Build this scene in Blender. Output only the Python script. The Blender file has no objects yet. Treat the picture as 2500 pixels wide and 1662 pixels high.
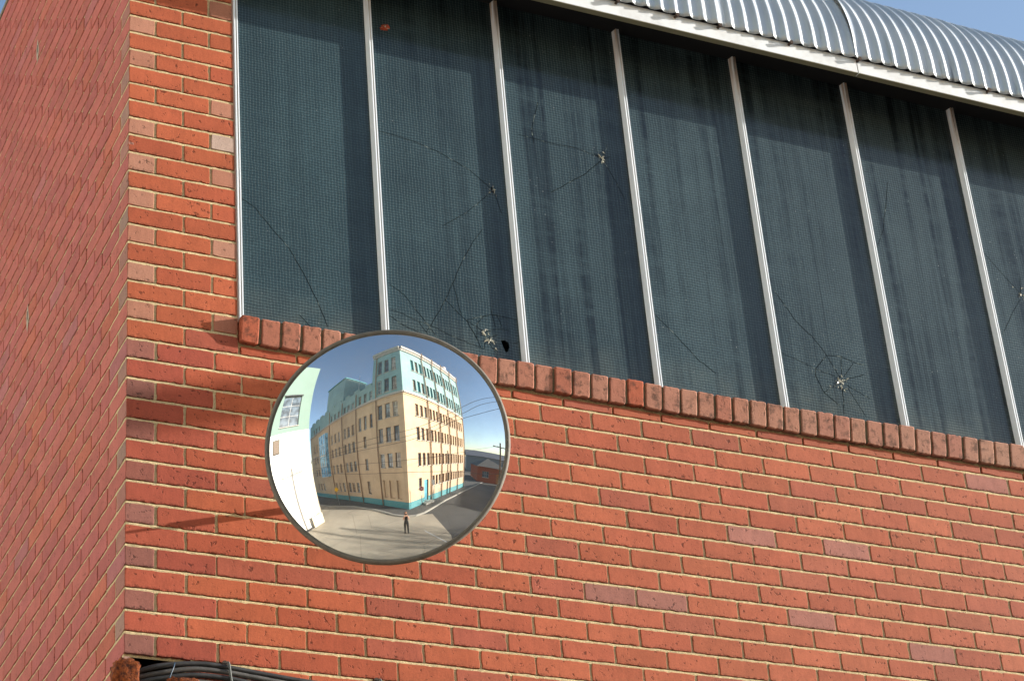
import bpy, bmesh, math, random
from mathutils import Vector, Matrix
rad = math.radians
SC = bpy.context.scene
COL = SC.collection
Z0 = 7.822                                     # height of the top reference bed joint above the ground

# ------------------------------------------------------------------ camera
cam_d = bpy.data.cameras.new('camera'); cam = bpy.data.objects.new('camera', cam_d); COL.objects.link(cam)
CAM = Vector((-2.21257, -7.37473, 1.6))
yaw, pit, rol = 0.481192, 0.529644, -0.0879572
fw = Vector((math.sin(yaw)*math.cos(pit), math.cos(yaw)*math.cos(pit), math.sin(pit)))
r0 = Vector((math.cos(yaw), -math.sin(yaw), 0)); u0 = r0.cross(fw)
rt = r0*math.cos(rol) + u0*math.sin(rol); up = u0*math.cos(rol) - r0*math.sin(rol)
cam.matrix_world = Matrix(((rt.x, up.x, -fw.x, CAM.x), (rt.y, up.y, -fw.y, CAM.y), (rt.z, up.z, -fw.z, CAM.z), (0, 0, 0, 1)))
cam_d.sensor_width = 36; cam_d.lens = 5703.63/2500*36; cam_d.clip_start = 0.02; cam_d.clip_end = 4000
SC.camera = cam

# ------------------------------------------------------------------ sky, sun, exposure
SUN = Vector((4.3, -1.0, 1.22)).normalized()
w = bpy.data.worlds.new('World'); SC.world = w; w.use_nodes = True
wn = w.node_tree.nodes; wl = w.node_tree.links
bg = wn['Background']; sky = wn.new('ShaderNodeTexSky'); sky.sky_type = 'NISHITA'; sky.sun_disc = False
sky.sun_elevation = math.asin(SUN.z); sky.sun_rotation = math.atan2(SUN.x, SUN.y)
sky.air_density = 1.0; sky.dust_density = 1.0; sky.ozone_density = 1.2
wl.new(sky.outputs[0], bg.inputs[0]); bg.inputs[1].default_value = 0.115
sd = bpy.data.lights.new('sun', 'SUN'); sd.energy = 5.0; sd.angle = rad(0.55); sd.color = (1.0, 0.94, 0.86)
sun = bpy.data.objects.new('sun', sd); COL.objects.link(sun)
sun.rotation_euler = (-SUN).to_track_quat('-Z', 'Y').to_euler(); sun.location = (30, -10, 30)
SC.view_settings.view_transform = 'Standard'; SC.view_settings.look = 'None'
SC.view_settings.exposure = 1.18; SC.view_settings.gamma = 1.0; SC.view_settings.use_curve_mapping = False

# ------------------------------------------------------------------ helpers
def tag(o, label=None, cat=None, group=None, kind=None):
    if label: o['label'] = label
    if cat: o['category'] = cat
    if group: o['group'] = group
    if kind: o['kind'] = kind
    return o
def empty(name, loc, label, cat, group=None):
    o = bpy.data.objects.new(name, None); o.location = loc; COL.objects.link(o); o.empty_display_size = 0.2
    return tag(o, label, cat, group)
def link(o, parent=None):
    COL.objects.link(o)
    if parent is not None:
        o.parent = parent
        off = Vector((0, 0, 0)); p = parent
        # only empties carry an offset; mesh parts sit at the origin of their thing
        while p is not None:
            off += Vector(p.location) + p.matrix_parent_inverse.to_translation(); p = p.parent
        o.matrix_parent_inverse = Matrix.Translation(-off)
    return o
class MB:
    def __init__(s): s.v = []; s.f = []; s.m = []; s.sm = []
    def add(s, vs, fs, mi=0, smooth=False):
        b = len(s.v); s.v += [tuple(x) for x in vs]
        for f in fs: s.f.append([b+i for i in f]); s.m.append(mi); s.sm.append(smooth)
    def box(s, x0, x1, y0, y1, z0, z1, mi=0):
        s.add([(x0,y0,z0),(x1,y0,z0),(x1,y1,z0),(x0,y1,z0),(x0,y0,z1),(x1,y0,z1),(x1,y1,z1),(x0,y1,z1)],
              [(0,3,2,1),(4,5,6,7),(0,1,5,4),(1,2,6,5),(2,3,7,6),(3,0,4,7)], mi)
    def obox(s, o, ax, ay, az, mi=0):          # oriented box: corner + three edge vectors
        o, ax, ay, az = map(Vector, (o, ax, ay, az))
        p = [o, o+ax, o+ax+ay, o+ay]; p += [q+az for q in p]
        fs = [(0,3,2,1),(4,5,6,7),(0,1,5,4),(1,2,6,5),(2,3,7,6),(3,0,4,7)]
        if ax.cross(ay).dot(az) < 0: fs = [f[::-1] for f in fs]
        s.add(p, fs, mi)
    def tube(s, pts, r, n=8, mi=0, caps=True, smooth=True):
        pts = [Vector(p) for p in pts]; rs = r if isinstance(r, (list, tuple)) else [r]*len(pts)
        b = len(s.v); prev = None
        for i, p in enumerate(pts):
            t = (pts[min(i+1, len(pts)-1)] - pts[max(i-1, 0)]).normalized()
            if prev is None:
                a = Vector((0, 0, 1)) if abs(t.z) < .9 else Vector((1, 0, 0))
                e1 = t.cross(a).normalized()
            else: e1 = (prev - t*prev.dot(t)).normalized()
            prev = e1; e2 = t.cross(e1)
            for k in range(n):
                a = 2*math.pi*k/n; s.v.append(tuple(p + (e1*math.cos(a) + e2*math.sin(a))*rs[i]))
        for i in range(len(pts)-1):
            for k in range(n):
                s.f.append([b+i*n+k, b+i*n+(k+1) % n, b+(i+1)*n+(k+1) % n, b+(i+1)*n+k]); s.m.append(mi); s.sm.append(smooth)
        if caps:
            s.f.append([b+k for k in range(n)][::-1]); s.m.append(mi); s.sm.append(False)
            e = b+(len(pts)-1)*n; s.f.append([e+k for k in range(n)]); s.m.append(mi); s.sm.append(False)
    def mesh(s, name, mats=()):
        me = bpy.data.meshes.new(name); me.from_pydata(s.v, [], s.f)
        for m in mats: me.materials.append(m)
        me.polygons.foreach_set('material_index', s.m); me.polygons.foreach_set('use_smooth', s.sm); me.update()
        return me
    def build(s, name, mats, parent=None):
        if not isinstance(mats, (list, tuple)): mats = [mats]
        return link(bpy.data.objects.new(name, s.mesh(name, mats)), parent)

# ------------------------------------------------------------------ materials
class NT:
    def __init__(s, name):
        s.mat = bpy.data.materials.new(name); s.mat.use_nodes = True
        s.t = s.mat.node_tree; s.b = s.t.nodes['Principled BSDF']; s.out = s.t.nodes['Material Output']
    def n(s, ty, props=None, **inp):
        nd = s.t.nodes.new(ty)
        for k, v in (props or {}).items(): setattr(nd, k, v)
        for k, v in inp.items():
            k = k.replace('_', ' ')
            i = int(k[1:]) if k[0] == 'i' and k[1:].isdigit() else k
            s.set(nd.inputs[i], v)
        return nd
    def set(s, sock, v):
        if isinstance(v, bpy.types.NodeSocket): s.t.links.new(v, sock)
        else:
            if isinstance(v, (tuple, list)) and len(v) == 3 and sock.type == 'RGBA': v = (*v, 1)
            sock.default_value = v
    def math(s, op, a, b=0.0, c=0.0, clamp=False):
        nd = s.n('ShaderNodeMath', {'operation': op, 'use_clamp': clamp}, i0=a, i1=b)
        s.set(nd.inputs[2], c); return nd.outputs[0]
    def noise(s, co, scale, detail=2.0, rough=.5):
        return s.n('ShaderNodeTexNoise', None, Vector=co, Scale=scale, Detail=detail, Roughness=rough).outputs[0]
    def ramp(s, v, a, b, lo=0.0, hi=1.0):
        nd = s.n('ShaderNodeMapRange', {'clamp': True}, Value=v); nd.inputs[1].default_value = a; nd.inputs[2].default_value = b
        nd.inputs[3].default_value = lo; nd.inputs[4].default_value = hi; return nd.outputs[0]
    def mix(s, f, a, b, mode='MIX'):
        nd = s.n('ShaderNodeMix', {'data_type': 'RGBA', 'blend_type': mode})
        s.set(nd.inputs[0], f); s.set(nd.inputs[6], a); s.set(nd.inputs[7], b); return nd.outputs[2]
    def mul(s, col, val):
        nd = s.n('ShaderNodeVectorMath', {'operation': 'SCALE'}, i0=col); s.set(nd.inputs[3], val); return nd.outputs[0]
    def scalevec(s, co, v):
        return s.n('ShaderNodeVectorMath', {'operation': 'MULTIPLY'}, i0=co, i1=v).outputs[0]
    def pos(s): return s.n('ShaderNodeNewGeometry').outputs[0]
    def sep(s, co): return s.n('ShaderNodeSeparateXYZ', None, i0=co).outputs
    def bump(s, h, dist, strength=1.0):
        nd = s.n('ShaderNodeBump', None, Height=h); nd.inputs['Distance'].default_value = dist; nd.inputs['Strength'].default_value = strength
        s.set(s.b.inputs['Normal'], nd.outputs[0])
    def P(s, **k):
        for a, v in k.items(): s.set(s.b.inputs[a.replace('_', ' ')], v)
        return s.mat

def plain(name, col, rough=.7, var=.12, scale=6.0, metallic=0.0, bump=0.0, spec=.3):
    t = NT(name); co = t.pos(); n = t.noise(co, scale, 4); f = t.ramp(n, .25, .75, 1-var, 1+var)
    t.P(Base_Color=t.mul(col, f), Roughness=rough, Metallic=metallic, Specular_IOR_Level=spec)
    if bump: t.bump(t.noise(co, scale*8, 3), bump)
    return t.mat

def brick_mat(name, src, rough_stain=0.0):
    t = NT(name)
    if src == 'object':
        oi = t.n('ShaderNodeObjectInfo'); col = oi.outputs['Color']
        rnd = t.math('MULTIPLY', oi.outputs['Random'], 53.0)
        tc = t.n('ShaderNodeTexCoord').outputs['Object']
        co = t.n('ShaderNodeVectorMath', {'operation': 'ADD'}, i0=tc, i1=t.n('ShaderNodeCombineXYZ', None, X=rnd, Y=rnd, Z=rnd).outputs[0]).outputs[0]
    else:
        col = t.n('ShaderNodeAttribute', {'attribute_name': 'bcol'}).outputs['Color']; co = t.pos()
    n1 = t.noise(co, 11, 4, .6); n2 = t.noise(co, 150, 3, .6); n3 = t.noise(co, 42, 3, .65)
    c = t.mul(col, t.ramp(n1, .3, .7, .86, 1.12))
    c = t.mix(t.ramp(n2, .35, .75, .0, .42), c, t.mul(col, 1.6))
    st = t.noise(t.scalevec(co, (60, 60, 9)), 1.0, 3, .6)                     # faint vertical wire-cut marks
    c = t.mul(c, t.ramp(st, .3, .7, .93, 1.05))
    pit = t.ramp(n3, .31-rough_stain*.14, .39+rough_stain*.05, 1.0, 0.0)
    c = t.mix(t.math('MULTIPLY', pit, .72), c, t.mul(col, .22))
    if src == 'object' and not rough_stain:
        ed = t.ramp(t.sep(tc)[2], .011, .001); cr = t.math('MULTIPLY', ed, t.ramp(t.noise(co, 95, 3, .7), .44, .58))
        c = t.mix(t.math('MULTIPLY', cr, .55), c, t.mul(col, .12))
        pit = t.math('MAXIMUM', pit, cr)
    if rough_stain:
        bl = t.ramp(t.noise(co, 26, 4, .7), .5, .66)
        c = t.mix(t.math('MULTIPLY', bl, rough_stain), c, (.035, .028, .022))
    h = t.math('ADD', t.math('MULTIPLY', n2, .35), t.math('MULTIPLY', n1, .9))
    h = t.math('SUBTRACT', h, t.math('MULTIPLY', pit, .8))
    t.P(Base_Color=c, Roughness=.85, Specular_IOR_Level=.15)
    t.bump(h, .0016, .8)
    return t.mat
M = {}
M['brick'] = brick_mat('brick_red_object', 'object')
M['brick_vc'] = brick_mat('brick_red_attribute', 'attr')
M['brick_sill'] = brick_mat('brick_sill', 'object', .65)
def mortar(name, col):
    t = NT(name); co = t.pos(); a = t.noise(co, 180, 4, .6); b = t.noise(co, 7, 3)
    t.P(Base_Color=t.mul(t.mix(t.ramp(a, .3, .7), t.mul(col, .72), t.mul(col, 1.22)), t.ramp(b, .3, .7, .85, 1.12)), Roughness=.95, Specular_IOR_Level=.1)
    t.bump(t.math('ADD', a, t.math('MULTIPLY', t.noise(co, 40, 3), 1.2)), .002, .8); return t.mat
M['mortar'] = mortar('mortar_tan', (.54, .435, .25))

def glass_wired():
    t = NT('wired_glass_dusty'); co = t.pos(); x, y, z = t.sep(co)
    rnd = t.n('ShaderNodeObjectInfo').outputs['Random']
    wob = t.noise(co, 14, 2); wv = t.math('MULTIPLY', t.math('SUBTRACT', wob, .5), .012)
    def lines(c, pitch, wd):
        f = t.math('FRACT', t.math('DIVIDE', t.math('ADD', c, wv), pitch))
        return t.ramp(t.math('ABSOLUTE', t.math('SUBTRACT', f, .5)), wd*.5, wd, 1.0, 0.0)
    gv = lines(x, .0135, .14); gh = lines(z, .0135, .16)
    shift = t.n('ShaderNodeCombineXYZ', None, X=0.0, Y=t.math('MULTIPLY', rnd, 17.0), Z=0.0).outputs[0]
    cs = t.n('ShaderNodeVectorMath', {'operation': 'ADD'}, i0=co, i1=shift).outputs[0]
    streak = t.noise(t.scalevec(cs, (15, 1, .45)), 1.0, 6, .66)
    hor = t.noise(t.scalevec(cs, (3, 1, 13)), 1.0, 4, .65)
    xr = t.ramp(x, .6, 2.0)                                                # more run-off on the panes away from the corner
    dark = t.math('MULTIPLY', t.ramp(streak, .47, .64), t.math('MULTIPLY', t.ramp(hor, .30, .55, .30, 1.0), t.math('ADD', t.math('MULTIPLY', xr, .85), .20)), clamp=True)
    blot = t.noise(cs, 2.2, 5, .6); fine = t.noise(co, 230, 2)
    dust = t.mix(t.ramp(x, .9, 3.6), (.094, .174, .196), (.128, .180, .192))
    dust = t.mul(dust, t.math('MULTIPLY', t.ramp(blot, .3, .7, .70, 1.25), t.ramp(rnd, 0, 1, .85, 1.15)))
    dust = t.mul(dust, t.ramp(fine, .3, .7, .65, 1.35))
    low = t.ramp(z, Z0-1.47, Z0-1.28, .8, 0.0)                            # dust lying along the sill
    dust = t.mix(t.math('MULTIPLY', low, t.ramp(t.noise(co, 9, 3), .3, .7)), dust, (.34, .38, .32))
    dust = t.mix(t.math('MULTIPLY', gv, .40), dust, (.42, .52, .50))
    dust = t.mix(t.math('MULTIPLY', gh, .70), dust, (.012, .022, .026))
    dust = t.mix(t.math('MULTIPLY', dark, .85), dust, (.012, .016, .018))
    vor = t.n('ShaderNodeTexVoronoi', None, Vector=cs, Scale=40.0)
    glint = t.math('MULTIPLY', t.ramp(vor.outputs['Distance'], .06, .12, 1.0, 0.0), t.ramp(t.noise(cs, 7.3, 3, .7), .56, .64))  # small white glints, painted as specks into the dust colour
    dust = t.mix(t.math('MULTIPLY', glint, t.ramp(x, .4, 3, .5, .9)), dust, (.9, .95, .9))
    t.P(Base_Color=(.004, .007, .009), Roughness=t.ramp(blot, .3, .7, .09, .16), Specular_IOR_Level=.6, IOR=1.5)
    h = t.math('ADD', t.math('MULTIPLY', t.noise(co, 120, 2), .5), t.math('MULTIPLY', t.math('ADD', gh, t.math('MULTIPLY', gv, .5)), .35))
    t.bump(h, .0010, .5)
    bp = t.n('ShaderNodeBump', None, Height=t.noise(co, 340, 2)); bp.inputs['Distance'].default_value = .006; bp.inputs['Strength'].default_value = 1.0
    d = t.n('ShaderNodeBsdfDiffuse', None, Color=dust, Normal=bp.outputs[0])
    m = t.n('ShaderNodeMixShader'); t.set(m.inputs[0], .31)
    t.t.links.new(t.b.outputs[0], m.inputs[1]); t.t.links.new(d.outputs[0], m.inputs[2]); t.t.links.new(m.outputs[0], t.out.inputs[0])
    return t.mat
M['glass'] = glass_wired()
def bar_paint():
    t = NT('glazing_bar_paint'); co = t.pos(); x, y, z = t.sep(co)
    n = t.noise(t.scalevec(co, (90, 90, 3)), 1.0, 4, .6)
    rust = t.math('MULTIPLY', t.ramp(z, Z0+.12, Z0+.46), t.ramp(n, .35, .55))
    c = t.mix(t.ramp(n, .3, .7), (.68, .74, .80), (.78, .82, .86))
    c = t.mix(rust, c, (.30, .17, .08)); t.P(Base_Color=c, Roughness=.45); return t.mat
M['bar'] = bar_paint()
M['bar_groove'] = plain('bar_putty', (.33, .27, .20), .8)
M['frame_red'] = plain('jamb_red_primer', (.20, .05, .045), .7)
M['jamb_pale'] = plain('jamb_mortar_strip', (.40, .25, .20), .9)
def crack_mat():
    t = NT('glass_crack_edge'); co = t.pos(); n = t.noise(co, 28, 2)
    t.P(Base_Color=t.mix(t.ramp(n, .58, .72), (.010, .014, .015), (.20, .24, .22)), Roughness=.9, Specular_IOR_Level=0.0); return t.mat
M['crack'] = crack_mat()
M['shard'] = plain('shattered_glass', (.34, .33, .26), .3, .7, 70)
M['dark'] = plain('dark_interior', (.006, .006, .007), .9)
M['soffit'] = plain('dark_soffit', (.007, .007, .008), .8)
def steel():
    t = NT('galvanised_roof_sheet'); co = t.pos(); n = t.noise(co, 3.5, 4); s = t.noise(t.scalevec(co, (30, 3, 3)), 1.0, 4, .6)
    c = t.mix(t.ramp(n, .3, .7), (.41, .46, .50), (.50, .54, .57))
    dirt = t.math('MULTIPLY', t.ramp(s, .58, .72), t.ramp(t.sep(co)[2], Z0+.62, Z0+.38))
    c = t.mix(t.math('MULTIPLY', dirt, .8), c, (.06, .06, .06))
    t.P(Base_Color=c, Metallic=.35, Roughness=t.ramp(n, .3, .7, .36, .50)); t.bump(t.noise(co, 60, 3), .0006, .4); return t.mat
M['steel'] = steel()
def fascia():
    t = NT('fascia_white_metal'); co = t.pos(); n = t.noise(co, 9, 4, .65); n2 = t.noise(co, 60, 3)
    t.P(Base_Color=t.mix(t.ramp(n, .42, .70, .0, .55), (.70, .73, .745), (.50, .50, .48)), Roughness=.5)
    t.bump(n2, .0006, .3); return t.mat
M['fascia'] = fascia()
M['fascia_lip'] = plain('fascia_lip', (.20, .19, .12), .7)
M['bolt'] = plain('rusty_bolt', (.05, .03, .02), .8)
def mirror():
    t = NT('mirror_silver'); co = t.pos(); n = t.noise(co, 5.0, 4, .6)
    t.P(Base_Color=(.90, .91, .895), Metallic=1.0, Roughness=.012)
    t.bump(t.noise(co, 7.0, 1), .00018, .5)
    d = t.n('ShaderNodeBsdfDiffuse', None, Color=(.42, .40, .36))
    m = t.n('ShaderNodeMixShader'); t.set(m.inputs[0], t.ramp(n, .42, .70, .03, .15))
    t.t.links.new(t.b.outputs[0], m.inputs[1]); t.t.links.new(d.outputs[0], m.inputs[2]); t.t.links.new(m.outputs[0], t.out.inputs[0]); return t.mat
M['mirror'] = mirror()
M['rubber'] = plain('mirror_rim_rubber', (.135, .125, .105), .7, .2, 30, bump=.0008)
M['shell'] = plain('mirror_back_shell', (.30, .30, .29), .5)
M['galv'] = plain('galvanised_arm', (.32, .33, .34), .4, metallic=.6)

# ------------------------------------------------------------------ ground
def sheet(name, pts, z, mat, label=None, cat=None, thick=0.0):
    b = MB(); n = len(pts)
    if thick:
        b.add([(x, y, z) for x, y in pts] + [(x, y, z-thick) for x, y in pts], [list(range(n))] + [(i, i+n, (i+1) % n+n, (i+1) % n) for i in range(n)])
    else: b.add([(x, y, z) for x, y in pts], [list(range(n))])
    o = b.build(name, mat); me = o.data
    if me.polygons[0].normal.z < 0: me.flip_normals()
    return tag(o, label, cat, kind='structure')
def asphalt(name, col, s=1.0):
    t = NT(name); co = t.pos(); a = t.noise(co, 90, 3); b = t.noise(co, .35, 4, .6)
    v = t.n('ShaderNodeTexVoronoi', {'feature': 'DISTANCE_TO_EDGE'}, Vector=co, Scale=.22)
    cr = t.ramp(v.outputs[0], .003, .008, .75, 1.0)
    t.P(Base_Color=t.mul(t.mul(col, t.ramp(a, .3, .7, .8, 1.2)), t.math('MULTIPLY', t.ramp(b, .3, .7, .82, 1.15), cr)), Roughness=.9)
    t.bump(a, .003, .5); return t.mat
M['asphalt'] = asphalt('asphalt', (.085, .081, .076)); M['concrete'] = asphalt('concrete_yard', (.38, .33, .255)); M['pave'] = asphalt('footpath_asphalt', (.10, .095, .088))
M['kerb'] = plain('kerb_stone', (.36, .34, .30), .9)
S_ = 1500
tag(sheet('ground', [(-S_, -S_), (S_, -S_), (S_, S_), (-S_, S_)], 0.0, M['asphalt']), 'flat grey asphalt ground of the street', 'ground')
tag(sheet('road', [(-30, -9.9), (-14.6, -9.75), (-10.4, -10.6), (-7.2, -10.5), (-4.8, -9.9), (-3.1, -10.0), (-1.9, -10.9), (-1.2, -11.2), (.9, -8.2), (1.6, -5.6), (.4, -3.0), (-1.5, -1.2), (-11.4, -1.2), (-11.4, -5.0), (-30, -5.0)], .004, M['concrete']), 'pale concrete intersection in front of the warehouse', 'road')
foot = [(-60, -9.6), (-14.6, -9.75), (-10.4, -10.6), (-7.2, -10.45), (-5.8, -10.2), (-4.7, -9.95), (-3.4, -9.95), (-2.6, -10.35), (-2.05, -11.1), (-1.6, -12.2), (-.5, -15.2), (1.1, -18.6), (4.7, -26.2), (14, -45), (0, -52), (-60, -40)]
fo = sheet('footpath', foot, .125, M['pave'], thick=.125)
tag(sheet('road_marking', [(-1.15, -8.30), (.66, -7.36), (.72, -7.22), (-1.10, -8.15)], .008, plain('worn_white_line', (.55, .54, .50), .9, .3, 3)), 'short worn white line painted on the concrete road', 'road marking')
kb = MB()
for i in range(0, 13):
    (x0, y0), (x1, y1) = foot[i], foot[i+1]
    L = math.hypot(x1-x0, y1-y0); nx, ny = -(y1-y0)/L, (x1-x0)/L
    if i == 0: x0 = -24.0
    kb.obox((x0, y0, .0), (x1-x0, y1-y0, 0), (nx*.14, ny*.14, 0), (0, 0, .131))
ko = kb.build('kerb', M['kerb']); tag(ko, kind='structure')

# ------------------------------------------------------------------ the brick warehouse
random.seed(7); R = random.Random(11)
WH = empty('brick_warehouse', (0, 0, 0), 'red brick warehouse corner with tall wired-glass windows and curved metal roof', 'building')
DZ = [-.0068, -.0003, -.0001, -.001, -.0002, -.0014, .0003, -.0012, .0011, .0011, -.0017, .0014, .0023, .0029, .0046, .003, .0013, .0023, .0023, .0024, .0014, .0014, .0018, -.0003, -.0007, -.0001, -.001, -.0019, -.0036, -.003, -.0036, -.0022, -.0006, .0001]
CH, BP, JT = .086, .2325, .0118
def jz(k): return Z0 - k*CH + (DZ[k] if 0 <= k < len(DZ) else 0.0)
REC = .0046
SILL_X = .4500
# mortar bodies (behind the brick faces)
VB0, VB1 = jz(35), jz(34)-.004                           # the knocked-out hole where the cables enter
mw = MB(); BK = .0125
mw.box(.003, 26, BK, .23, 0, VB0); mw.box(.235, 26, BK, .23, VB0, VB1); mw.box(.012, .235, .16, .23, VB0, VB1)
mw.box(.003, 26, BK, .23, VB1, jz(18)-.012); mw.box(.003, SILL_X-.004, BK, .23, jz(18)-.012, Z0+1.62)
def joints(b, k0, k1, u0, u1, place, skip=lambda k, u: False):
    """struck mortar: face of the perpends, and a sloped bed strip that is proud at its foot and deep under the brick above"""
    for k in range(k0, k1):
        zc = jz(k); zlo, zhi = zc-JT/2-.003, zc+JT/2+.0015; zb = jz(k+1)+JT/2+.0015
        n = int((u1-u0)/.022); rows = []
        for i in range(n+1):
            u = u0+(u1-u0)*i/n
            rows.append((u, .0016+R.uniform(0, .0012), (.0058+R.uniform(-.0014, .0022)), REC+R.gauss(0, .0005), R.gauss(0, .0007)))
        v = []
        for (u, a_, d_, h_, j_) in rows:
            v += [place(u, d_, zhi+j_), place(u, a_, zlo+JT*.74+j_), place(u, a_+.0004, zlo), place(u, h_, zlo-.0005), place(u, h_, zb)]
        f = []
        for i in range(n):
            if skip(k, u0+(u1-u0)*(i+.5)/n): continue
            o = i*5; f += [(o+q, o+q+1, o+q+6, o+q+5) for q in range(4)]
        b.add(v, f, 0)
joints(mw, -19, 18, .002, SILL_X-.005, lambda u, y, z: (u, y, z))
joints(mw, 18, 43, .002, 5.8, lambda u, y, z: (u, y, z), lambda k, u: (k == 34 and u < .235) or (k == 18 and u > .44))
FW = mw.build('front_wall', M['mortar'], WH)
ms = MB(); ms.box(BK, .2295, .013, 14, 0, VB0); ms.box(BK, .2295, .20, 14, VB0, VB1); ms.box(BK, .2295, .013, 14, VB1, Z0+1.62)
joints(ms, -19, 44, .002, 4.3, lambda u, y, z: (y, u, z), lambda k, u: k == 34 and u < .11); SWALL = ms.build('side_wall', M['mortar'], WH)

def brick_outline(L, H, seed, step=.013, chip=1.0):
    r = random.Random(seed); pts = []
    def edge(x0, z0, x1, z1, nx, nz, rough):
        ln = math.hypot(x1-x0, z1-z0); n = max(2, int(ln/step)); k = r.uniform(0, 9)
        for i in range(n):
            t = i/n; c = min(t, 1-t)*ln
            d = rough*(r.gauss(0, .00055) + .0006*math.sin(k+t*ln*47)) - (.0022*max(0, 1-c/.008))
            if r.random() < .06*rough*chip: d -= r.uniform(.001, .0032)
            pts.append((x0+(x1-x0)*t + nx*d, z0+(z1-z0)*t + nz*d))
    edge(0, 0, L, 0, 0, 1*-1, 1.5); edge(L, 0, L, H, 1, 0, .8); edge(L, H, 0, H, 0, 1, .8); edge(0, H, 0, 0, -1, 0, .8)
    return pts
def brick_geo(L, H, seed, D=.022, step=.013, bev=.0016):
    o = brick_outline(L, H, seed, step); n = len(o); r = random.Random(seed+5); cx, cz = L/2, H/2
    inn = []
    for (x, z) in o:
        inn.append((x + (bev if x < cx else -bev)*(1 if min(x, L-x) < .012 else 0), z + (bev if z < cz else -bev)*(1 if min(z, H-z) < .012 else 0)))
    v = [(x, r.gauss(0, .00008), z) for x, z in inn] + [(x, bev*.8, z) for x, z in o] + [(x, D, z) for x, z in o]
    f = [list(range(n))]
    for a in (0, n):
        for i in range(n): f.append((a+i, a+n+i, a+n+(i+1) % n, a+(i+1) % n))
    return v, f
VAR = {}
def brick_mesh(L, H, i, mat):
    key = (round(L, 3), round(H, 3), i, mat.name)
    if key not in VAR:
        v, f = brick_geo(L, H, hash((round(L*1000), i)) % 9973)
        me = bpy.data.meshes.new('brick'); me.from_pydata(v, [], f); me.materials.append(mat); me.update(); VAR[key] = me
    return VAR[key]
def lerp(a, b, t): return tuple(a[i]+(b[i]-a[i])*t for i in range(3))
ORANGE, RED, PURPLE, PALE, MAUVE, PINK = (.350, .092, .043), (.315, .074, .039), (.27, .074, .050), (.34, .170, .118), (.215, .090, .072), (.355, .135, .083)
def front_color(x, z, c, L):
    t = R.random()
    col = ORANGE if t < .50 else RED if t < .86 else PURPLE
    col = lerp(col, lerp(ORANGE, RED, R.random()), .35)
    g = min(1, max(0, (x-.7)/3.4))
    col = lerp(col, lerp(PINK, (.320, .108, .070), R.random()), .70*g)
    if x > 1.6 and R.random() < .05: col = (.295, .125, .098)
    if x < .46 and c < 18:
        col = lerp(ORANGE, RED, R.random()*.75)
        if L < .13 and R.random() < .68: col = lerp(PALE, (.35, .12, .07), R.random()*.6)
        if c == 7 and x > .3: col = (.37, .27, .225)
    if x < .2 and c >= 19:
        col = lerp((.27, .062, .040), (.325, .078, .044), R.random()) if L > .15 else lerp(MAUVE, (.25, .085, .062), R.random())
    f = R.uniform(.90, 1.10)
    return tuple(k*f for k in col)
cells = []                                               # (x, z, L, H, course, colour)
for c in range(-19, 43):
    zt, zb = jz(c)-JT/2, jz(c+1)+JT/2
    off = R.uniform(-.002, .002)
    if c < 18:
        row = [(.0015, .2225), (.2325, .4445)] if c % 2 == 0 else [(.0015, .107), (.117, .3375), (.3475, .4445)]
    else:
        x = .0015; row = []; first = True
        drift = R.uniform(-.004, .004)
        while x < 5.7:
            L = (BP-.0105 if c % 2 == 0 else .1075) if first else BP-.0105 + R.uniform(-.0022, .0022)
            first = False
            if c == 18 and abs(x-.2325) < .02: L = .4445-x
            row.append((x, x+L)); x += L + R.uniform(.0085, .0125)
            if row[-1][1] > .24 and len(row) == 2: x += drift
    for (x0, x1) in row:
        if c == 34 and x0 < .2: continue                # missing bricks: a hole for the cables
        t = zt
        if c == 18 and x0 > .445: t = Z0-1.590
        if c == 17 and x0 > .445: continue
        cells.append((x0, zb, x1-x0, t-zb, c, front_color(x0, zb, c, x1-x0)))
def project(p):
    d = Vector(p)-CAM; zc = d.dot(fw); return 1250+5703.63*d.dot(rt)/zc, 831-5703.63*d.dot(up)/zc
def seen(c):
    u, v = project((c[0]+c[2]/2, 0, c[1]+c[3]/2))
    d = (Vector((c[0], 0, c[1]))-CAM).length
    if not (-60 < u < 2560 and -40 < v < 1700): return -1
    if ((u-945)/250)**2 + ((v-1090)/240)**2 < 1: return 0.01
    return c[2]*c[3]/d**2
cells.sort(key=seen, reverse=True)
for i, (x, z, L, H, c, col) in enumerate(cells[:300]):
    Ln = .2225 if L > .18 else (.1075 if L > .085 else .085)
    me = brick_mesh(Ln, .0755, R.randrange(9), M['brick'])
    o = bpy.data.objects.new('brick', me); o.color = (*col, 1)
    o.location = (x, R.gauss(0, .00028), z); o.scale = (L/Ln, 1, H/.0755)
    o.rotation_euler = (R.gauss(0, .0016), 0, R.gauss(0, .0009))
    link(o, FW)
def joined(name, items, mat, parent, place):
    v = []; f = []; cl = []
    for k, (a, b, L, H, col) in enumerate(items):
        bv, bf = brick_geo(L, H, k*7+3, step=.03); base = len(v); off = R.gauss(0, .0003)
        v += [place(p[0]+a, p[1]+off, p[2]+b) for p in bv]
        f += [[base+i for i in q] for q in bf]; cl += [(*col, 1)]*len(bf)
    me = bpy.data.meshes.new(name); me.from_pydata(v, [], f); me.materials.append(mat)
    at = me.attributes.new('bcol', 'FLOAT_COLOR', 'FACE'); at.data.foreach_set('color', [q for c in cl for q in c]); me.update()
    o = link(bpy.data.objects.new(name, me), parent); o['kind'] = 'stuff'; return o
joined('outer_bricks', [(x, z, L, H, col) for (x, z, L, H, c, col) in cells[300:]], M['brick_vc'], FW, lambda x, y, z: (x, y, z))
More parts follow.
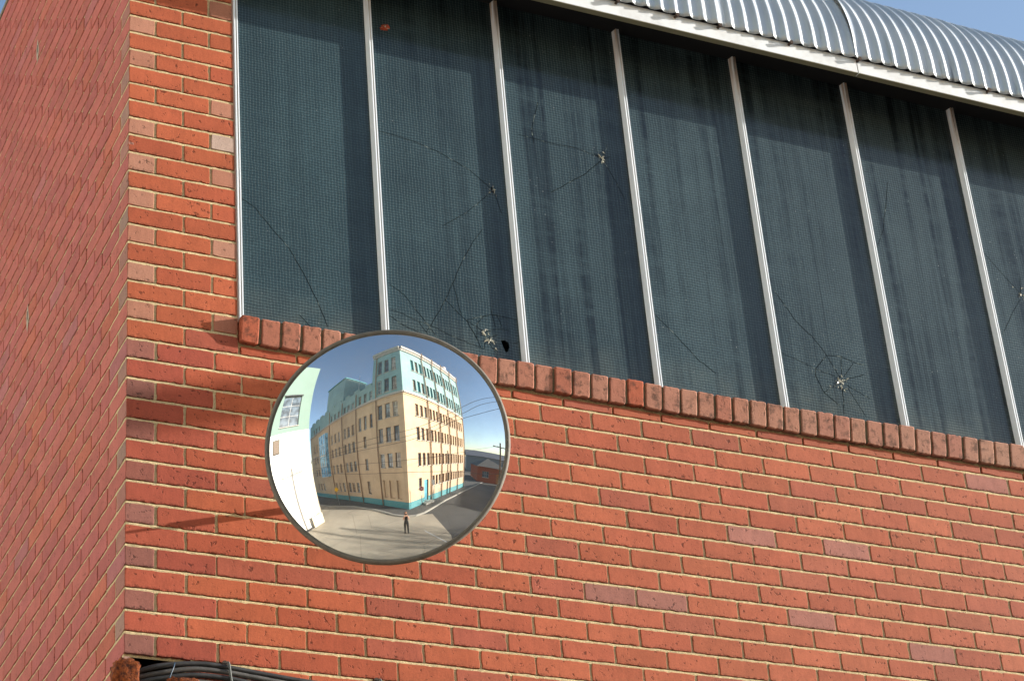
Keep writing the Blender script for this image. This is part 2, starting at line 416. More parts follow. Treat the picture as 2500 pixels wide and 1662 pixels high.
# side wall: seen at a grazing angle, its bricks run back from the corner
def side_color(y, z, L):
    t = R.random()
    col = (.395, .120, .095) if t < .6 else (.375, .112, .097) if t < .88 else (.41, .122, .080)
    if R.random() < .05: col = (.36, .13, .125)
    if L < .13 and y < .05: col = lerp((.29, .185, .145), (.33, .135, .105), R.random())
    up_ = min(1, max(0, (z-Z0+1.2)/2.4)); col = lerp(col, (.40, .104, .084), .5*up_)
    f = R.uniform(.92, 1.08); return tuple(k*f for k in col)
sit = []
for c in range(-19, 44):
    zt, zb = jz(c)-JT/2, jz(c+1)+JT/2; y = .0015; first = True
    while y < 4.2:
        L = ((.108 if c % 2 == 0 else BP-.0105) if first else BP-.0105+R.uniform(-.003, .003)); first = False
        sit.append((y, zb, L, zt-zb, side_color(y, zb, L))); y += L+R.uniform(.009, .012)
joined('side_bricks', sit, M['brick_vc'], SWALL, lambda x, y, z: (y, x, z))
# the wall's own top: dark joint and a thin coping
b = MB(); b.box(-.004, .236, -.004, 14, Z0+1.634, Z0+1.66); b.build('coping', plain('coping_cement', (.22, .17, .12), .9), WH)
cem = plain('cement_smear', (.40, .33, .25), .95)
for (y, z) in ((1.51, .83), (1.53, -.66)):                # old fixing holes with a smear of cement
    b = MB(); zz = Z0+z
    b.add([(-.0015, y-.004, zz-.085), (-.0015, y-.026, zz-.01), (-.0015, y-.012, zz+.03), (-.0015, y+.006, zz+.075), (-.0015, y+.024, zz+.02), (-.0015, y+.016, zz-.03)], [(5, 4, 3, 2, 1, 0)], 0)
    b.add([(-.0022, y-.006, zz-.012), (-.0022, y-.004, zz+.03), (-.0022, y+.008, zz+.035), (-.0022, y+.008, zz-.02)], [(3, 2, 1, 0)], 1)
    b.build('wall_fixing', [cem, M['bolt']], WH)

# sloped brick sill (bricks on edge) under the windows
ZT = Z0-1.471; TY = -.040; BY = -.019; BZ = Z0-1.580
fd = Vector((0, BY-TY, BZ-ZT)); fl = fd.length; fu = -fd.normalized(); fin = Vector((0, fu.z, -fu.y))   # in-wall direction
sb = MB(); inset = .008
p0 = Vector((SILL_X+.006, BY, BZ)) + fin*inset + fu*.006
sb.obox(p0, (20, 0, 0), fin*.12, fu*(fl-.012)); SILL = sb.build('window_sill', mortar('mortar_stained', (.17, .135, .085)), WH)
smesh = []
for i in range(8):
    v, f = brick_geo(.0755, fl, 500+i, step=.010, bev=.004, D=.10); me = bpy.data.meshes.new('sill_brick'); me.from_pydata(v, [], f)
    me.materials.append(M['brick_sill']); me.update(); smesh.append(me)
rotm = Matrix(((1, 0, 0), (0, fin.y, fu.y), (0, fin.z, fu.z))).to_4x4()
x = SILL_X; k = 0
while x < 5.9:
    o = bpy.data.objects.new('sill_brick', smesh[R.randrange(8)])
    g = min(1, max(0, (x-1.6)/2.2)); t = R.random()
    col = lerp((.33, .105, .065), (.37, .185, .13), t); col = lerp(col, lerp((.38, .235, .165), (.34, .155, .115), R.random()), .85*g)
    if R.random() < .10: col = (.42, .31, .18) if g > .8 else (.36, .10, .055) if g < .3 else col
    o.color = (*col, 1)
    link(o, SILL)
    wm = Matrix.Translation((x, BY+R.gauss(0, .0012), BZ+R.gauss(0, .0012))) @ rotm @ Matrix.Rotation(R.gauss(0, .006), 4, 'Y')
    o.matrix_basis = wm; o.scale = (R.uniform(.94, 1.0), 1, R.uniform(.985, 1.01)); x += .0848; k += 1

# windows
GY = .003; ZB = Z0-1.478; ZTOP = Z0+.43
BX = [.4605] + [1.0705+.6215*i for i in range(9)]
CRACKS = {
 0:[[(0.469,6.93),(0.533,6.891),(0.596,6.81),(0.668,6.731),(0.729,6.619),(0.781,6.507),(0.822,6.389)],[(0.704,6.421),(0.731,6.396),(0.75,6.37)]],
 1:[[(1.084,7.407),(1.157,7.401),(1.266,7.386),(1.385,7.352),(1.504,7.3),(1.571,7.247),(1.604,7.221)],[(1.603,7.209),(1.576,7.176),(1.477,7.071),(1.361,6.98)],[(1.619,7.201),(1.631,7.148),(1.644,7.102)],[(1.545,7.001),(1.496,6.929),(1.437,6.815),(1.388,6.702),(1.349,6.615),(1.276,6.48),(1.25,6.44)],[(1.388,6.702),(1.41,6.581),(1.417,6.559)],[(1.346,6.617),(1.377,6.587),(1.434,6.533),(1.496,6.503),(1.514,6.488)],[(1.1,6.642),(1.163,6.605),(1.255,6.486),(1.297,6.427)],[(1.093,6.522),(1.12,6.519),(1.223,6.488),(1.269,6.479),(1.371,6.443),(1.448,6.422),(1.508,6.409)],[(1.092,6.492),(1.149,6.457),(1.232,6.431),(1.285,6.41)],[(1.222,6.484),(1.247,6.449),(1.261,6.431)],[(1.438,6.533),(1.479,6.451),(1.493,6.414)],[(1.479,6.451),(1.485,6.526),(1.52,6.568),(1.552,6.58),(1.581,6.584),(1.597,6.533)],[(1.438,6.533),(1.514,6.567)],[(1.554,6.605),(1.568,6.522)],[(1.577,6.583),(1.672,6.575)],[(1.642,6.459),(1.674,6.47)],[(1.514,6.488),(1.548,6.505),(1.596,6.521),(1.63,6.519)],[(1.514,6.488),(1.526,6.453),(1.542,6.427),(1.568,6.398)],[(1.508,6.409),(1.516,6.448),(1.538,6.471),(1.573,6.485)]],
 2:[[(2.169,7.507),(2.048,7.534),(1.92,7.533),(1.761,7.543)],[(2.169,7.507),(2.078,7.405),(1.894,7.266)],[(2.169,7.507),(2.206,7.587)],[(2.169,7.507),(2.228,7.392),(2.262,7.307)],[(1.875,7.747),(1.828,7.582),(1.833,7.512)],[(2.169,7.507),(2.123,7.528)],[(2.169,7.507),(2.21,7.524)]],
 3:[[(2.344,6.727),(2.439,6.636),(2.532,6.533),(2.611,6.483)]],
 4:[[(3.131,6.777),(3.199,6.685),(3.256,6.57)],[(2.962,6.648),(3.039,6.628),(3.131,6.596),(3.253,6.567)],[(3.28,6.685),(3.264,6.579)],[(3.341,6.662),(3.277,6.582)],[(3.386,6.611),(3.291,6.573)],[(3.285,6.539),(3.397,6.491)],[(3.287,6.525),(3.358,6.394)],[(3.26,6.52),(3.244,6.387)],[(3.235,6.537),(3.156,6.48)],[(3.196,6.67),(3.131,6.596),(3.125,6.562),(3.156,6.48),(3.229,6.428)],[(3.197,6.677),(3.28,6.685),(3.346,6.667),(3.395,6.661)],[(2.98,6.971),(3.06,6.839),(3.129,6.772)]],
 5:[[(3.72,7.721),(3.679,7.563),(3.642,7.433),(3.586,7.325)]],
 6:[[(4.209,7.427),(4.278,7.343),(4.379,7.228)],[(4.37,7.19),(4.298,7.092),(4.221,6.971)],[(4.399,7.318),(4.381,7.217)]],
}
HOLES = {1: [[(1.588, 6.464), (1.608, 6.468), (1.622, 6.459), (1.626, 6.443), (1.618, 6.416), (1.606, 6.410), (1.596, 6.436)],
             [(1.604, 7.232), (1.612, 7.228), (1.620, 7.205), (1.612, 7.200), (1.603, 7.214)], [(1.135, 7.985), (1.152, 7.992), (1.166, 7.978), (1.163, 7.958), (1.142, 7.955), (1.133, 7.97)]]}
SHARDS = {1: [(1.538, 6.455, .020, 26), (1.515, 6.49, .011, 9), (1.611, 7.217, .016, 12), (1.15, 7.972, .02, 8)], 2: [(2.169, 7.507, .016, 12)], 4: [(3.262, 6.553, .028, 34)], 6: [(4.376, 7.213, .022, 14)]}
PL = {0: 'cracked pane beside the brick pier', 1: 'badly broken pane with an open hole', 2: 'pane with a small star crack', 4: 'pane with a large spider-web crack'}
for i in range(len(BX)-1):
    x0, x1 = BX[i]+.010, BX[i+1]-.010
    bm = bmesh.new()
    def loop(pts):
        vs = [bm.verts.new((px, GY, pz)) for px, pz in pts]
        return [bm.edges.new((vs[k], vs[(k+1) % len(vs)])) for k in range(len(vs))]
    es = loop([(x0, ZB), (x1, ZB), (x1, ZTOP), (x0, ZTOP)])
    for h in HOLES.get(i, []): es += loop(h)
    if i in HOLES: bmesh.ops.triangle_fill(bm, edges=es, use_beauty=True, use_dissolve=False, normal=(0, -1, 0))
    else: bm.faces.new(bm.verts[:])
    bmesh.ops.recalc_face_normals(bm, faces=bm.faces)
    for f in bm.faces:
        if f.normal.y > 0: f.normal_flip()
    r = bmesh.ops.extrude_face_region(bm, geom=bm.faces[:])
    bmesh.ops.translate(bm, vec=(0, .006, 0), verts=[v for v in r['geom'] if isinstance(v, bmesh.types.BMVert)])
    bmesh.ops.recalc_face_normals(bm, faces=bm.faces)
    me = bpy.data.meshes.new('window_pane'); bm.to_mesh(me); bm.free(); me.materials.append(M['glass'])
    pane = link(bpy.data.objects.new('window_pane', me), WH)
    if i in PL: pane['label'] = PL[i]
    if i in CRACKS:
        for pl in CRACKS[i]:
            cb = MB(); hw = R.uniform(.0011, .0017)
            for (ax, az), (bx, bz) in zip(pl[:-1], pl[1:]):
                n = max(1, int(math.hypot(bx-ax, bz-az)/.03)); last = (ax, az)
                for q in range(1, n+1):
                    t = q/n; cur = (ax+(bx-ax)*t+R.gauss(0, .0012)*(q < n), az+(bz-az)*t+R.gauss(0, .0012)*(q < n))
                    L = math.hypot(cur[0]-last[0], cur[1]-last[1])+1e-6; px, pz = -(cur[1]-last[1])/L*hw, (cur[0]-last[0])/L*hw
                    y = GY-.0003
                    cb.add([(last[0]-px, y, last[1]-pz), (cur[0]-px, y, cur[1]-pz), (cur[0]+px, y, cur[1]+pz), (last[0]+px, y, last[1]+pz), (last[0], y-.0002, last[1]), (cur[0], y-.0002, cur[1])],
                           [(0, 1, 5, 4), (4, 5, 2, 3)])
                    last = cur
            cb.build('crack', M['crack'], pane)
    if i in SHARDS:
        sh = MB()
        for (cx, cz, rr, n) in SHARDS[i]:
            for _ in range(n):
                a = R.uniform(0, 6.28); d = abs(R.gauss(0, rr)); px, pz = cx+math.cos(a)*d, cz+math.sin(a)*d; s = R.uniform(.002, .007)
                a0 = a+R.gauss(0, .5)
                tri = [(px+math.cos(a0+j*2.09)*s*(2.2 if j == 0 else .7), GY-.0012-R.uniform(0, .004), pz+math.sin(a0+j*2.09)*s*(2.2 if j == 0 else .7)) for j in range(3)]
                tri.append((px, GY-.0002, pz)); sh.add(tri, [(0, 1, 2), (0, 3, 1), (1, 3, 2), (2, 3, 0)])
        tag(sh.build('shard', M['shard'], pane), kind='stuff')
# broken edge seen through the small upper hole: rust-red packing behind the glass
b = MB(); b.tube([(1.13, .03, 7.96), (1.17, .028, 7.985)], .03, 8); b.build('rag', plain('rust_red_rag', (.30, .05, .02), .9), WH)
for i, cx in enumerate(BX):
    g = MB(); wl_, wr_, pr = (.0060, .0155, .027)
    xl = cx-.0165
    if i == 0: xl = cx-.010; wl_ = .003; pr = .004
    # cross-section of the bar: sloped left cheek, raised strip, groove, raised strip
    prof = [(xl, .008), (xl, GY-.002), (xl+wl_, -pr), (xl+wl_+.006, -pr), (xl+wl_+.0065, -pr+.004), (xl+wl_+.010, -pr+.004), (xl+wl_+.0105, -pr-.001), (xl+wl_+wr_, -pr-.001), (xl+wl_+wr_, .008)]
    n = len(prof); v = [(px, py, ZB-.006) for px, py in prof] + [(px, py, ZTOP) for px, py in prof]
    g.add(v, [(k, k+1, n+k+1, n+k) for k in range(n-1)])
    g.m[4] = 1
    g.build('glazing_bar', [M['bar'], M['bar_groove']], WH)
b = MB(); b.box(.4445, .4490, -.001, .1, ZB-.004, ZTOP, 0); b.box(.4490, .4540, .004, .1, ZB, ZTOP, 1); b.build('jamb', [M['jamb_pale'], M['frame_red']], WH)
# dark interior behind the glass, soffit, fascia
b = MB(); b.box(.45, 25.9, .30, .32, 5.9, Z0+.6); b.box(.45, 25.9, .02, .30, 6.24, 6.26); b.build('inner_lining', M['dark'], WH)
EY = -.247; FZ0, FZ1 = Z0+.307, Z0+.386
b = MB(); b.box(.46, 26, EY+.012, .30, Z0+.425, Z0+.445); b.build('soffit', M['soffit'], WH)
for k, (x0, x1) in enumerate(((.46, 1.42), (1.424, 3.468), (3.474, 5.3), (5.304, 8))):
    b = MB(); prof = [(EY, FZ0), (EY, FZ1), (EY+.004, FZ1+.002), (EY+.012, FZ1+.002), (EY+.012, FZ0+.003), (EY+.03, FZ0+.003), (EY+.03, FZ0-.003), (EY+.002, FZ0-.003)]
    n = len(prof); v = [(x0, y, z) for y, z in prof] + [(x1, y, z) for y, z in prof]
    b.add(v, [(q, n+q, n+(q+1) % n, (q+1) % n) for q in range(n)] + [list(range(n)), list(range(2*n-1, n-1, -1))])
    b.m[5] = b.m[6] = b.m[7] = 1
    o = b.build('fascia', [M['fascia'], M['fascia_lip']], WH)
    bm = bmesh.new(); bm.from_mesh(o.data); bmesh.ops.recalc_face_normals(bm, faces=bm.faces); bm.to_mesh(o.data); bm.free()
# curved corrugated roof sheets
RP, RR, AMP = .0746, .73, .0064
def roof_sheet(x0, n, lift, name='roof_sheet', gap=.010):
    b = MB(); nx = n*12+1; nv = 42; vs = []
    for j in range(nv):
        th = -.056/RR + (j/(nv-1))*1.70
        for i in range(nx):
            xx = x0 + i*RP/12; a = AMP*math.cos(2*math.pi*(xx-.0195)/RP) + AMP*.25*math.cos(4*math.pi*(xx-.0195)/RP)
            r = RR + a + lift + (gap*max(0, 1-(i/10.0)) if lift else 0)*max(0, math.sin(th*1.6))
            if th < 0: y, z = -RR-a-lift+RR, RR*th
            else: y, z = RR-r*math.cos(th), r*math.sin(th)
            vs.append((xx, EY-.0135+y, Z0+.438+z))
    b.add(vs, [(j*nx+i, j*nx+i+1, (j+1)*nx+i+1, (j+1)*nx+i) for j in range(nv-1) for i in range(nx-1)], 0, True)
    o = b.build(name, M['steel'], WH); so = o.modifiers.new('thick', 'SOLIDIFY'); so.thickness = .0012; so.offset = -1
    return o
xs = 3.455-9.7*RP*4
for k in range(9):
    if xs > 0: roof_sheet(max(.47, xs), 10, .0 if k % 2 else .0035, gap=.026 if k == 4 else .006)
    xs += 9.7*RP
b = MB(); b.box(.47, 26, .55, 14, Z0+1.10, Z0+1.16); b.build('roof_deck', M['steel'], WH)
for (x_, z_) in ((2.185, 0), (2.490, 0), (2.715, 0), (3.097, 0), (3.475, 0), (4.220, 0)):
    t = MB(); t.tube([(x_, EY+.002, FZ1-.012), (x_, EY-.020, FZ1-.012)], .007, 6); t.tube([(x_, EY-.020, FZ1-.012), (x_, EY-.028, FZ1-.013)], .0105, 6); t.build('bolt', M['bolt'], WH)

# ------------------------------------------------------------------ convex traffic mirror on its arm
MC = Vector((.830046, -.5, Z0-2.223515)); MN = Vector((-.458121, -.872886, -.167917)).normalized(); MA = .44789; MR = 1.0
MS = MC - MN*math.sqrt(MR*MR-MA*MA); me1 = MN.cross(Vector((0, 0, 1))).normalized(); me2 = me1.cross(MN)
CM = empty('convex_mirror', (MC.x, 0, MC.z), 'round convex traffic mirror with grey rim on the brick wall', 'mirror')
b = MB(); nr, na = 70, 192; amax = math.asin(.436/MR); vs = [MS+MN*MR]
for i in range(1, nr+1):
    a = amax*i/nr
    for k in range(na):
        p = 2*math.pi*k/na; vs.append(MS + (MN*math.cos(a) + (me1*math.cos(p)+me2*math.sin(p))*math.sin(a))*MR)
fs = [(0, 1+k, 1+(k+1) % na) for k in range(na)]
for i in range(nr-1):
    for k in range(na): fs.append((1+i*na+k, 1+(i+1)*na+k, 1+(i+1)*na+(k+1) % na, 1+i*na+(k+1) % na))
b.add(vs, fs, 0, True); o = b.build('mirror_face', M['mirror'], CM)
if o.data.polygons[0].normal.dot(MN) < 0: o.data.flip_normals()
def lathe(prof, n=128):
    b = MB(); vs = []
    for (r, h) in prof:
        for k in range(n):
            p = 2*math.pi*k/n; vs.append(MC + (me1*math.cos(p)+me2*math.sin(p))*r + MN*h)
    m = len(prof); b.add(vs, [(i*n+k, i*n+(k+1) % n, (i+1)*n+(k+1) % n, (i+1)*n+k) for i in range(m-1) for k in range(n)], 0, True); return b
rim = [(.4310, .0085), (.4325, .0125), (.4370, .0145), (.4425, .0125), (.4470, .0060), (.44789, -.002), (.4460, -.012), (.440, -.018), (.430, -.018)]
lathe(rim).build('rim', M['rubber'], CM)
lathe([(.440, -.016), (.40, -.045), (.30, -.070), (.12, -.082), (.001, -.083)]).build('back_shell', M['shell'], CM)
hub = MC - MN*.08
b = MB(); b.tube([hub+MN*.01, hub-MN*.05], .035, 14); b.build('swivel', M['galv'], CM)
base = Vector((.835, 0, hub.z-.005)); tip = hub-MN*.045
b = MB(); b.tube([base+Vector((0, .002, 0)), base+Vector((0, -.155, 0))], .0145, 12); b.tube([base+Vector((0, -.155, 0)), Vector((tip.x, tip.y, tip.z))], .006, 10); b.build('arm', M['galv'], CM)
b = MB(); b.box(base.x-.06, base.x+.06, -.008, .0, base.z-.06, base.z+.06)
for sx in (-.042, .042):
    for sz in (-.042, .042): b.tube([(base.x+sx, -.006, base.z+sz), (base.x+sx, -.018, base.z+sz)], .008, 6)
b.build('wall_plate', M['galv'], CM)

# ------------------------------------------------------------------ cables and rusted brackets under the wall's last course
M['cable'] = plain('cable_black_pvc', (.035, .035, .036), .45, .4, 40)
M['cable_grey'] = plain('cable_grey_pvc', (.075, .072, .068), .5, .4, 40)
def rust_mat():
    t = NT('flaking_rust'); co = t.pos(); a = t.noise(co, 55, 4, .7); c = t.noise(co, 160, 3)
    t.P(Base_Color=t.mix(t.ramp(a, .35, .62), (.05, .012, .006), t.mix(t.ramp(c, .3, .7), (.26, .05, .008), (.38, .10, .018))), Roughness=.95)
    t.bump(t.math('ADD', a, t.math('MULTIPLY', c, .4)), .008, 1.0); return t.mat
M['rust'] = rust_mat()
def smooth(pts, n=6):
    out = []
    P_ = [Vector(p) for p in pts]; P_ = [P_[0]*2-P_[1]] + P_ + [P_[-1]*2-P_[-2]]
    for i in range(1, len(P_)-2):
        for k in range(n):
            t = k/n; a, b_, c, d = P_[i-1], P_[i], P_[i+1], P_[i+2]
            out.append(.5*((2*b_)+(c-a)*t+(2*a-5*b_+4*c-d)*t*t+(3*b_-a-3*c+d)*t**3))
    out.append(P_[-2]); return out
CAB = [('cable', [(-.02, .07, 4.785), (.023, .02, 4.823), (.089, -.020, 4.847), (.177, -.030, 4.866), (.243, -.030, 4.875), (.310, -.030, 4.878), (.401, -.026, 4.874), (.537, -.022, 4.864), (.72, -.020, 4.853), (1.2, -.018, 4.837), (5.6, -.018, 4.785)], .0100, 'top black cable of the bundle under the brick wall'),
       ('cable_grey', [(-.02, .07, 4.770), (.032, .01, 4.809), (.133, -.022, 4.833), (.243, -.032, 4.854), (.355, -.032, 4.855), (.445, -.028, 4.850), (.582, -.024, 4.840), (.72, -.020, 4.831), (1.2, -.018, 4.813), (5.6, -.018, 4.761)], .0098, 'second grey-black cable from the top of the bundle'),
       ('cable', [(-.02, .06, 4.750), (.037, .0, 4.787), (.133, -.024, 4.811), (.243, -.034, 4.830), (.355, -.034, 4.832), (.445, -.030, 4.825), (.60, -.024, 4.815), (1.2, -.018, 4.788), (5.6, -.018, 4.735)], .0100, 'third black cable from the top of the bundle'),
       ('cable_grey', [(-.02, .05, 4.730), (.05, -.01, 4.765), (.133, -.026, 4.787), (.243, -.036, 4.805), (.40, -.032, 4.803), (.60, -.024, 4.791), (1.2, -.018, 4.764), (5.6, -.018, 4.711)], .0095, 'lowest grey cable of the bundle behind the rusted bracket')]
for mt, pts, r, lab in CAB:
    b = MB(); b.tube(smooth(pts, 7), r, 10); tag(b.build('cable', M[mt]), lab, 'cable', 'cables clipped along the wall')
def clamp(x, z0, z1, lab):
    b = MB(); y = -.047
    b.tube(smooth([(x-.004, -.006, z1+.010), (x, y+.008, z1+.004), (x+.004, y, (z0+z1)/2), (x+.012, y+.006, z0), (x+.012, -.004, z0-.01)], 5), .0045, 8)
    o = b.build('cable_clamp', plain('clamp_weathered', (.11, .12, .115), .7)); tag(o, lab, 'cable clamp', 'metal clamps on the cables')
    t = MB(); t.tube([(x-.005, .002, z1+.012), (x-.005, -.016, z1+.012)], .011, 7); link(bpy.data.objects.new('screw', t.mesh('screw', [M['bolt']])), o)
clamp(.372, 4.79, 4.885, 'grey metal clamp over the cables below the mirror')
clamp(.955, 4.78, 4.880, 'grey metal clamp at the bottom edge right of the mirror')
b = MB(); b.tube(smooth([(.172, -.042, 4.866), (.165, -.050, 4.845), (.152, -.052, 4.81), (.148, -.046, 4.79)], 5), .0022, 6)
tag(b.build('cable_tie', plain('blue_cable_tie', (.02, .06, .11), .4)), 'thin blue tie around the cable bundle near the corner', 'cable tie')
def lump(name, c, size, seed, lab):
    bm = bmesh.new(); bmesh.ops.create_icosphere(bm, subdivisions=4, radius=1.0)
    from mathutils import noise as mn
    for v in bm.verts:
        p = v.co.copy(); q = Vector([math.copysign(abs(k)**.55, k) for k in p])
        d = 1+.22*mn.noise(p*2.1+Vector((seed, 0, 0)))+.16*mn.noise(p*5+Vector((0, seed, 0)))+.08*mn.noise(p*13)
        v.co = Vector((q.x*size[0]*d, q.y*size[1]*d, q.z*size[2]*d)) + Vector(c)
    me = bpy.data.meshes.new(name); bm.to_mesh(me); bm.free(); me.materials.append(M['rust'])
    for p in me.polygons: p.use_smooth = True
    return tag(link(bpy.data.objects.new(name, me)), lab, 'bracket', 'rusted steel brackets')
lump('rusted_bracket', (-.006, -.034, 4.806), (.046, .036, .052), 3, 'orange rusted steel bracket end at the wall corner')
lump('rusted_bracket', (.193, -.074, 4.760), (.060, .030, .032), 9, 'orange rusted bracket in front of the cables')

# ------------------------------------------------------------------ the street behind the camera, seen in the mirror
def stained(name, col, dirt):
    t = NT(name); co = t.pos(); a = t.noise(co, .7, 5, .65); st = t.noise(t.scalevec(co, (2.4, 2.4, .18)), 1.0, 5, .65)
    c = t.mul(col, t.ramp(a, .3, .7, .88, 1.10)); c = t.mix(t.ramp(st, .52, .74, 0, .45), c, dirt); t.P(Base_Color=c, Roughness=.88, Specular_IOR_Level=.2); return t.mat
M['cream'] = stained('painted_cream', (.56, .41, .275), (.36, .27, .19)); M['teal'] = stained('painted_teal', (.25, .38, .38), (.15, .25, .26))
M['teal_dark'] = plain('painted_plinth_teal', (.10, .27, .29), .8); M['cornice'] = plain('cornice_grey', (.42, .39, .35), .85)
M['mint'] = plain('painted_mint', (.185, .265, .23), .85, .04, 1.0); M['white'] = plain('painted_white', (.74, .73, .70), .85, .03, 1.0)
M['wframe'] = plain('window_frame_brown', (.16, .10, .075), .6); M['wframe_w'] = plain('window_frame_white', (.6, .58, .55), .6)
def pane_mat(name, col):
    t = NT(name); co = t.pos(); n = t.noise(co, 1.7, 2); t.P(Base_Color=t.mix(t.ramp(n, .35, .65), col, t.mul(col, 2.6)), Roughness=.08, Specular_IOR_Level=.6); return t.mat
M['pane'] = pane_mat('street_window_glass', (.05, .065, .08)); M['pane_b'] = pane_mat('street_window_pale', (.14, .16, .17)); M['pane_c'] = pane_mat('street_window_blind', (.20, .17, .14)); M['pane_teal'] = plain('boarded_teal', (.05, .22, .235), .8)
M['pipe'] = plain('downpipe_rust', (.30, .20, .13), .7); M['timber'] = plain('pole_timber', (.10, .075, .055), .9, .3, 12)
M['concrete_pole'] = plain('pole_concrete', (.48, .43, .34), .9)
M['wire'] = plain('power_wire', (.05, .05, .05), .6)

def facade(b, P0, d, nrm, L, levels, openings, depth, matz):
    """wall sheet with real openings: P0 corner, d along, nrm outward; openings (s0,s1,z0,z1); matz(z) -> material index"""
    P0, d, nrm = Vector(P0), Vector(d), Vector(nrm)
    ss = sorted(set([0, L] + [q for o in openings for q in o[:2]])); zs = sorted(set(levels + [q for o in openings for q in o[2:4]]))
    def pt(s, z, k=0): return P0 + d*s + Vector((0, 0, z)) - nrm*k
    flip = d.cross(Vector((0, 0, 1))).dot(nrm) < 0
    def q(vs, m): b.add(vs[::-1] if flip else vs, [(0, 1, 2, 3)], m)
    for i in range(len(ss)-1):
        for j in range(len(zs)-1):
            sm, zm = (ss[i]+ss[i+1])/2, (zs[j]+zs[j+1])/2
            if any(o[0] < sm < o[1] and o[2] < zm < o[3] for o in openings): continue
            q([pt(ss[i], zs[j]), pt(ss[i+1], zs[j]), pt(ss[i+1], zs[j+1]), pt(ss[i], zs[j+1])], matz(zm))
    for (s0, s1, z0, z1) in [o[:4] for o in openings]:
        m = matz((z0+z1)/2)
        q([pt(s0, z0), pt(s0, z1), pt(s0, z1, depth), pt(s0, z0, depth)], m); q([pt(s1, z1), pt(s1, z0), pt(s1, z0, depth), pt(s1, z1, depth)], m)
        q([pt(s0, z1), pt(s1, z1), pt(s1, z1, depth), pt(s0, z1, depth)], m); q([pt(s1, z0), pt(s0, z0), pt(s0, z0, depth), pt(s1, z0, depth)], m)
WM = {}
def window(parent, P0, d, nrm, o, depth, fm='wframe', pm='pane', bars=(1, 3)):
    s0, s1, z0, z1 = o; d, nrm = Vector(d), Vector(nrm); W, H = s1-s0, z1-z0
    key = (round(W, 2), round(H, 2), fm, pm, bars, tuple(round(k, 3) for k in d))
    if key not in WM:
        t = .035; up_ = Vector((0, 0, 1)); f = MB()
        def bar(a, bb, c, e): f.obox(d*a+up_*c, d*(bb-a), -nrm*.05, up_*(e-c))
        bar(0, W, 0, t); bar(0, W, H-t, H); bar(0, t, t, H-t); bar(W-t, W, t, H-t)
        for k in range(1, bars[1]): bar(t, W-t, H*k/bars[1]-.014, H*k/bars[1]+.014)
        for k in range(1, bars[0]+1):
            if bars[0] > 1 or bars[0] == 1: bar(W*k/(bars[0]+1)-.012, W*k/(bars[0]+1)+.012, t, H-t) if bars[0] else None
        p = MB(); p.obox(d*t*.5+up_*t*.5-nrm*.02, d*(W-t), -nrm*.012, up_*(H-t))
        s = MB(); s.obox(-d*.04+nrm*(depth+.05)-up_*.07, d*(W+.08), -nrm*(depth+.05), up_*.07)
        WM[key] = (f.mesh('window', [M[fm]]), p.mesh('pane', [M[pm]]), s.mesh('sill', [M['cornice']]))
    fme, pme, sme = WM[key]; pos = Vector(P0)+d*s0+Vector((0, 0, z0))-nrm*(depth-.055)
    win = bpy.data.objects.new('window', fme); win.location = pos; link(win, parent)
    for nm, me in (('pane', pme), ('sill', sme)):
        c = bpy.data.objects.new(nm, me); COL.objects.link(c); c.parent = win
    return win

CB = Vector((-3.55, -11.27, 0)); D1 = Vector((.4224, -.9064, 0)).normalized(); N1 = Vector((.9064, .4224, 0)).normalized()
D2 = Vector((-.9966, -.0829, 0)).normalized(); N2 = Vector((-.0829, .9966, 0)).normalized()
FB = empty('factory_building', CB, 'tall cream and teal painted factory block reflected in the mirror', 'building')
rowsz = [(1.95, 3.05), (4.3, 5.62), (6.98, 8.38), (9.65, 11.15), (12.95, 14.8), (16.5, 18.95)]
TOPR = 21.7; CHG = 12.35; LR = 12.9
bays = [(1.42, 3.5), (3.72, 5.6), (5.85, 7.8), (8.05, 10.1), (10.35, 12.45)]
op1 = []
for bi, (a, e) in enumerate(bays):
    w_ = (e-a)/3.0
    for k in range(3):
        s0 = a+k*w_+.04; s1 = s0+w_*.66
        for ri, (z0, z1) in enumerate(rowsz):
            if bi == 0 and ri == 0 and k == 1: continue
            op1.append((round(s0, 3), round(s1, 3), z0, z1, ri, bi, k))
door = (2.28, 3.0, .36, 2.75)
op1 = [o for o in op1 if not (o[4] == 0 and o[5] == 0 and o[1] > 2.2 and o[0] < 3.05)]
def mz(z): return 0 if z < .85 else (1 if z < CHG else 2)
b = MB(); facade(b, CB, D1, N1, LR, [0, .85, CHG, TOPR], [o[:4] for o in op1]+[door], .22, mz)
# far side and back so that the block is solid
b.add([CB+D1*LR, CB+D1*LR+D2*9, CB+D1*LR+D2*9+Vector((0, 0, TOPR)), CB+D1*LR+Vector((0, 0, TOPR))], [(0, 1, 2, 3)], 2)
b.build('wall', [M['teal_dark'], M['cream'], M['teal']], FB)
for o in op1:
    bd = (o[4] == 5 and (o[5]+o[6]) % 2 == 0) or (o[4] == 4 and o[6] == 1 and o[5] < 3)
    window(FB, CB, D1, N1, o[:4], .22, 'teal_dark' if bd else 'wframe', 'pane_teal' if bd else R.choice(['pane', 'pane', 'pane_b', 'pane_c']), (1, 4))
dm = MB(); dm.obox(CB+D1*door[0]-N1*.20+Vector((0, 0, .3)), D1*(door[1]-door[0]), N1*.06, (0, 0, 2.45)); dr = dm.build('door', plain('door_blue', (.10, .33, .42), .6), FB)
t = MB(); t.obox(CB+D1*(door[0]-.3)+Vector((0, 0, 0)), D1*1.4, N1*.55, (0, 0, .30)); t.build('doorstep', M['kerb'], FB)
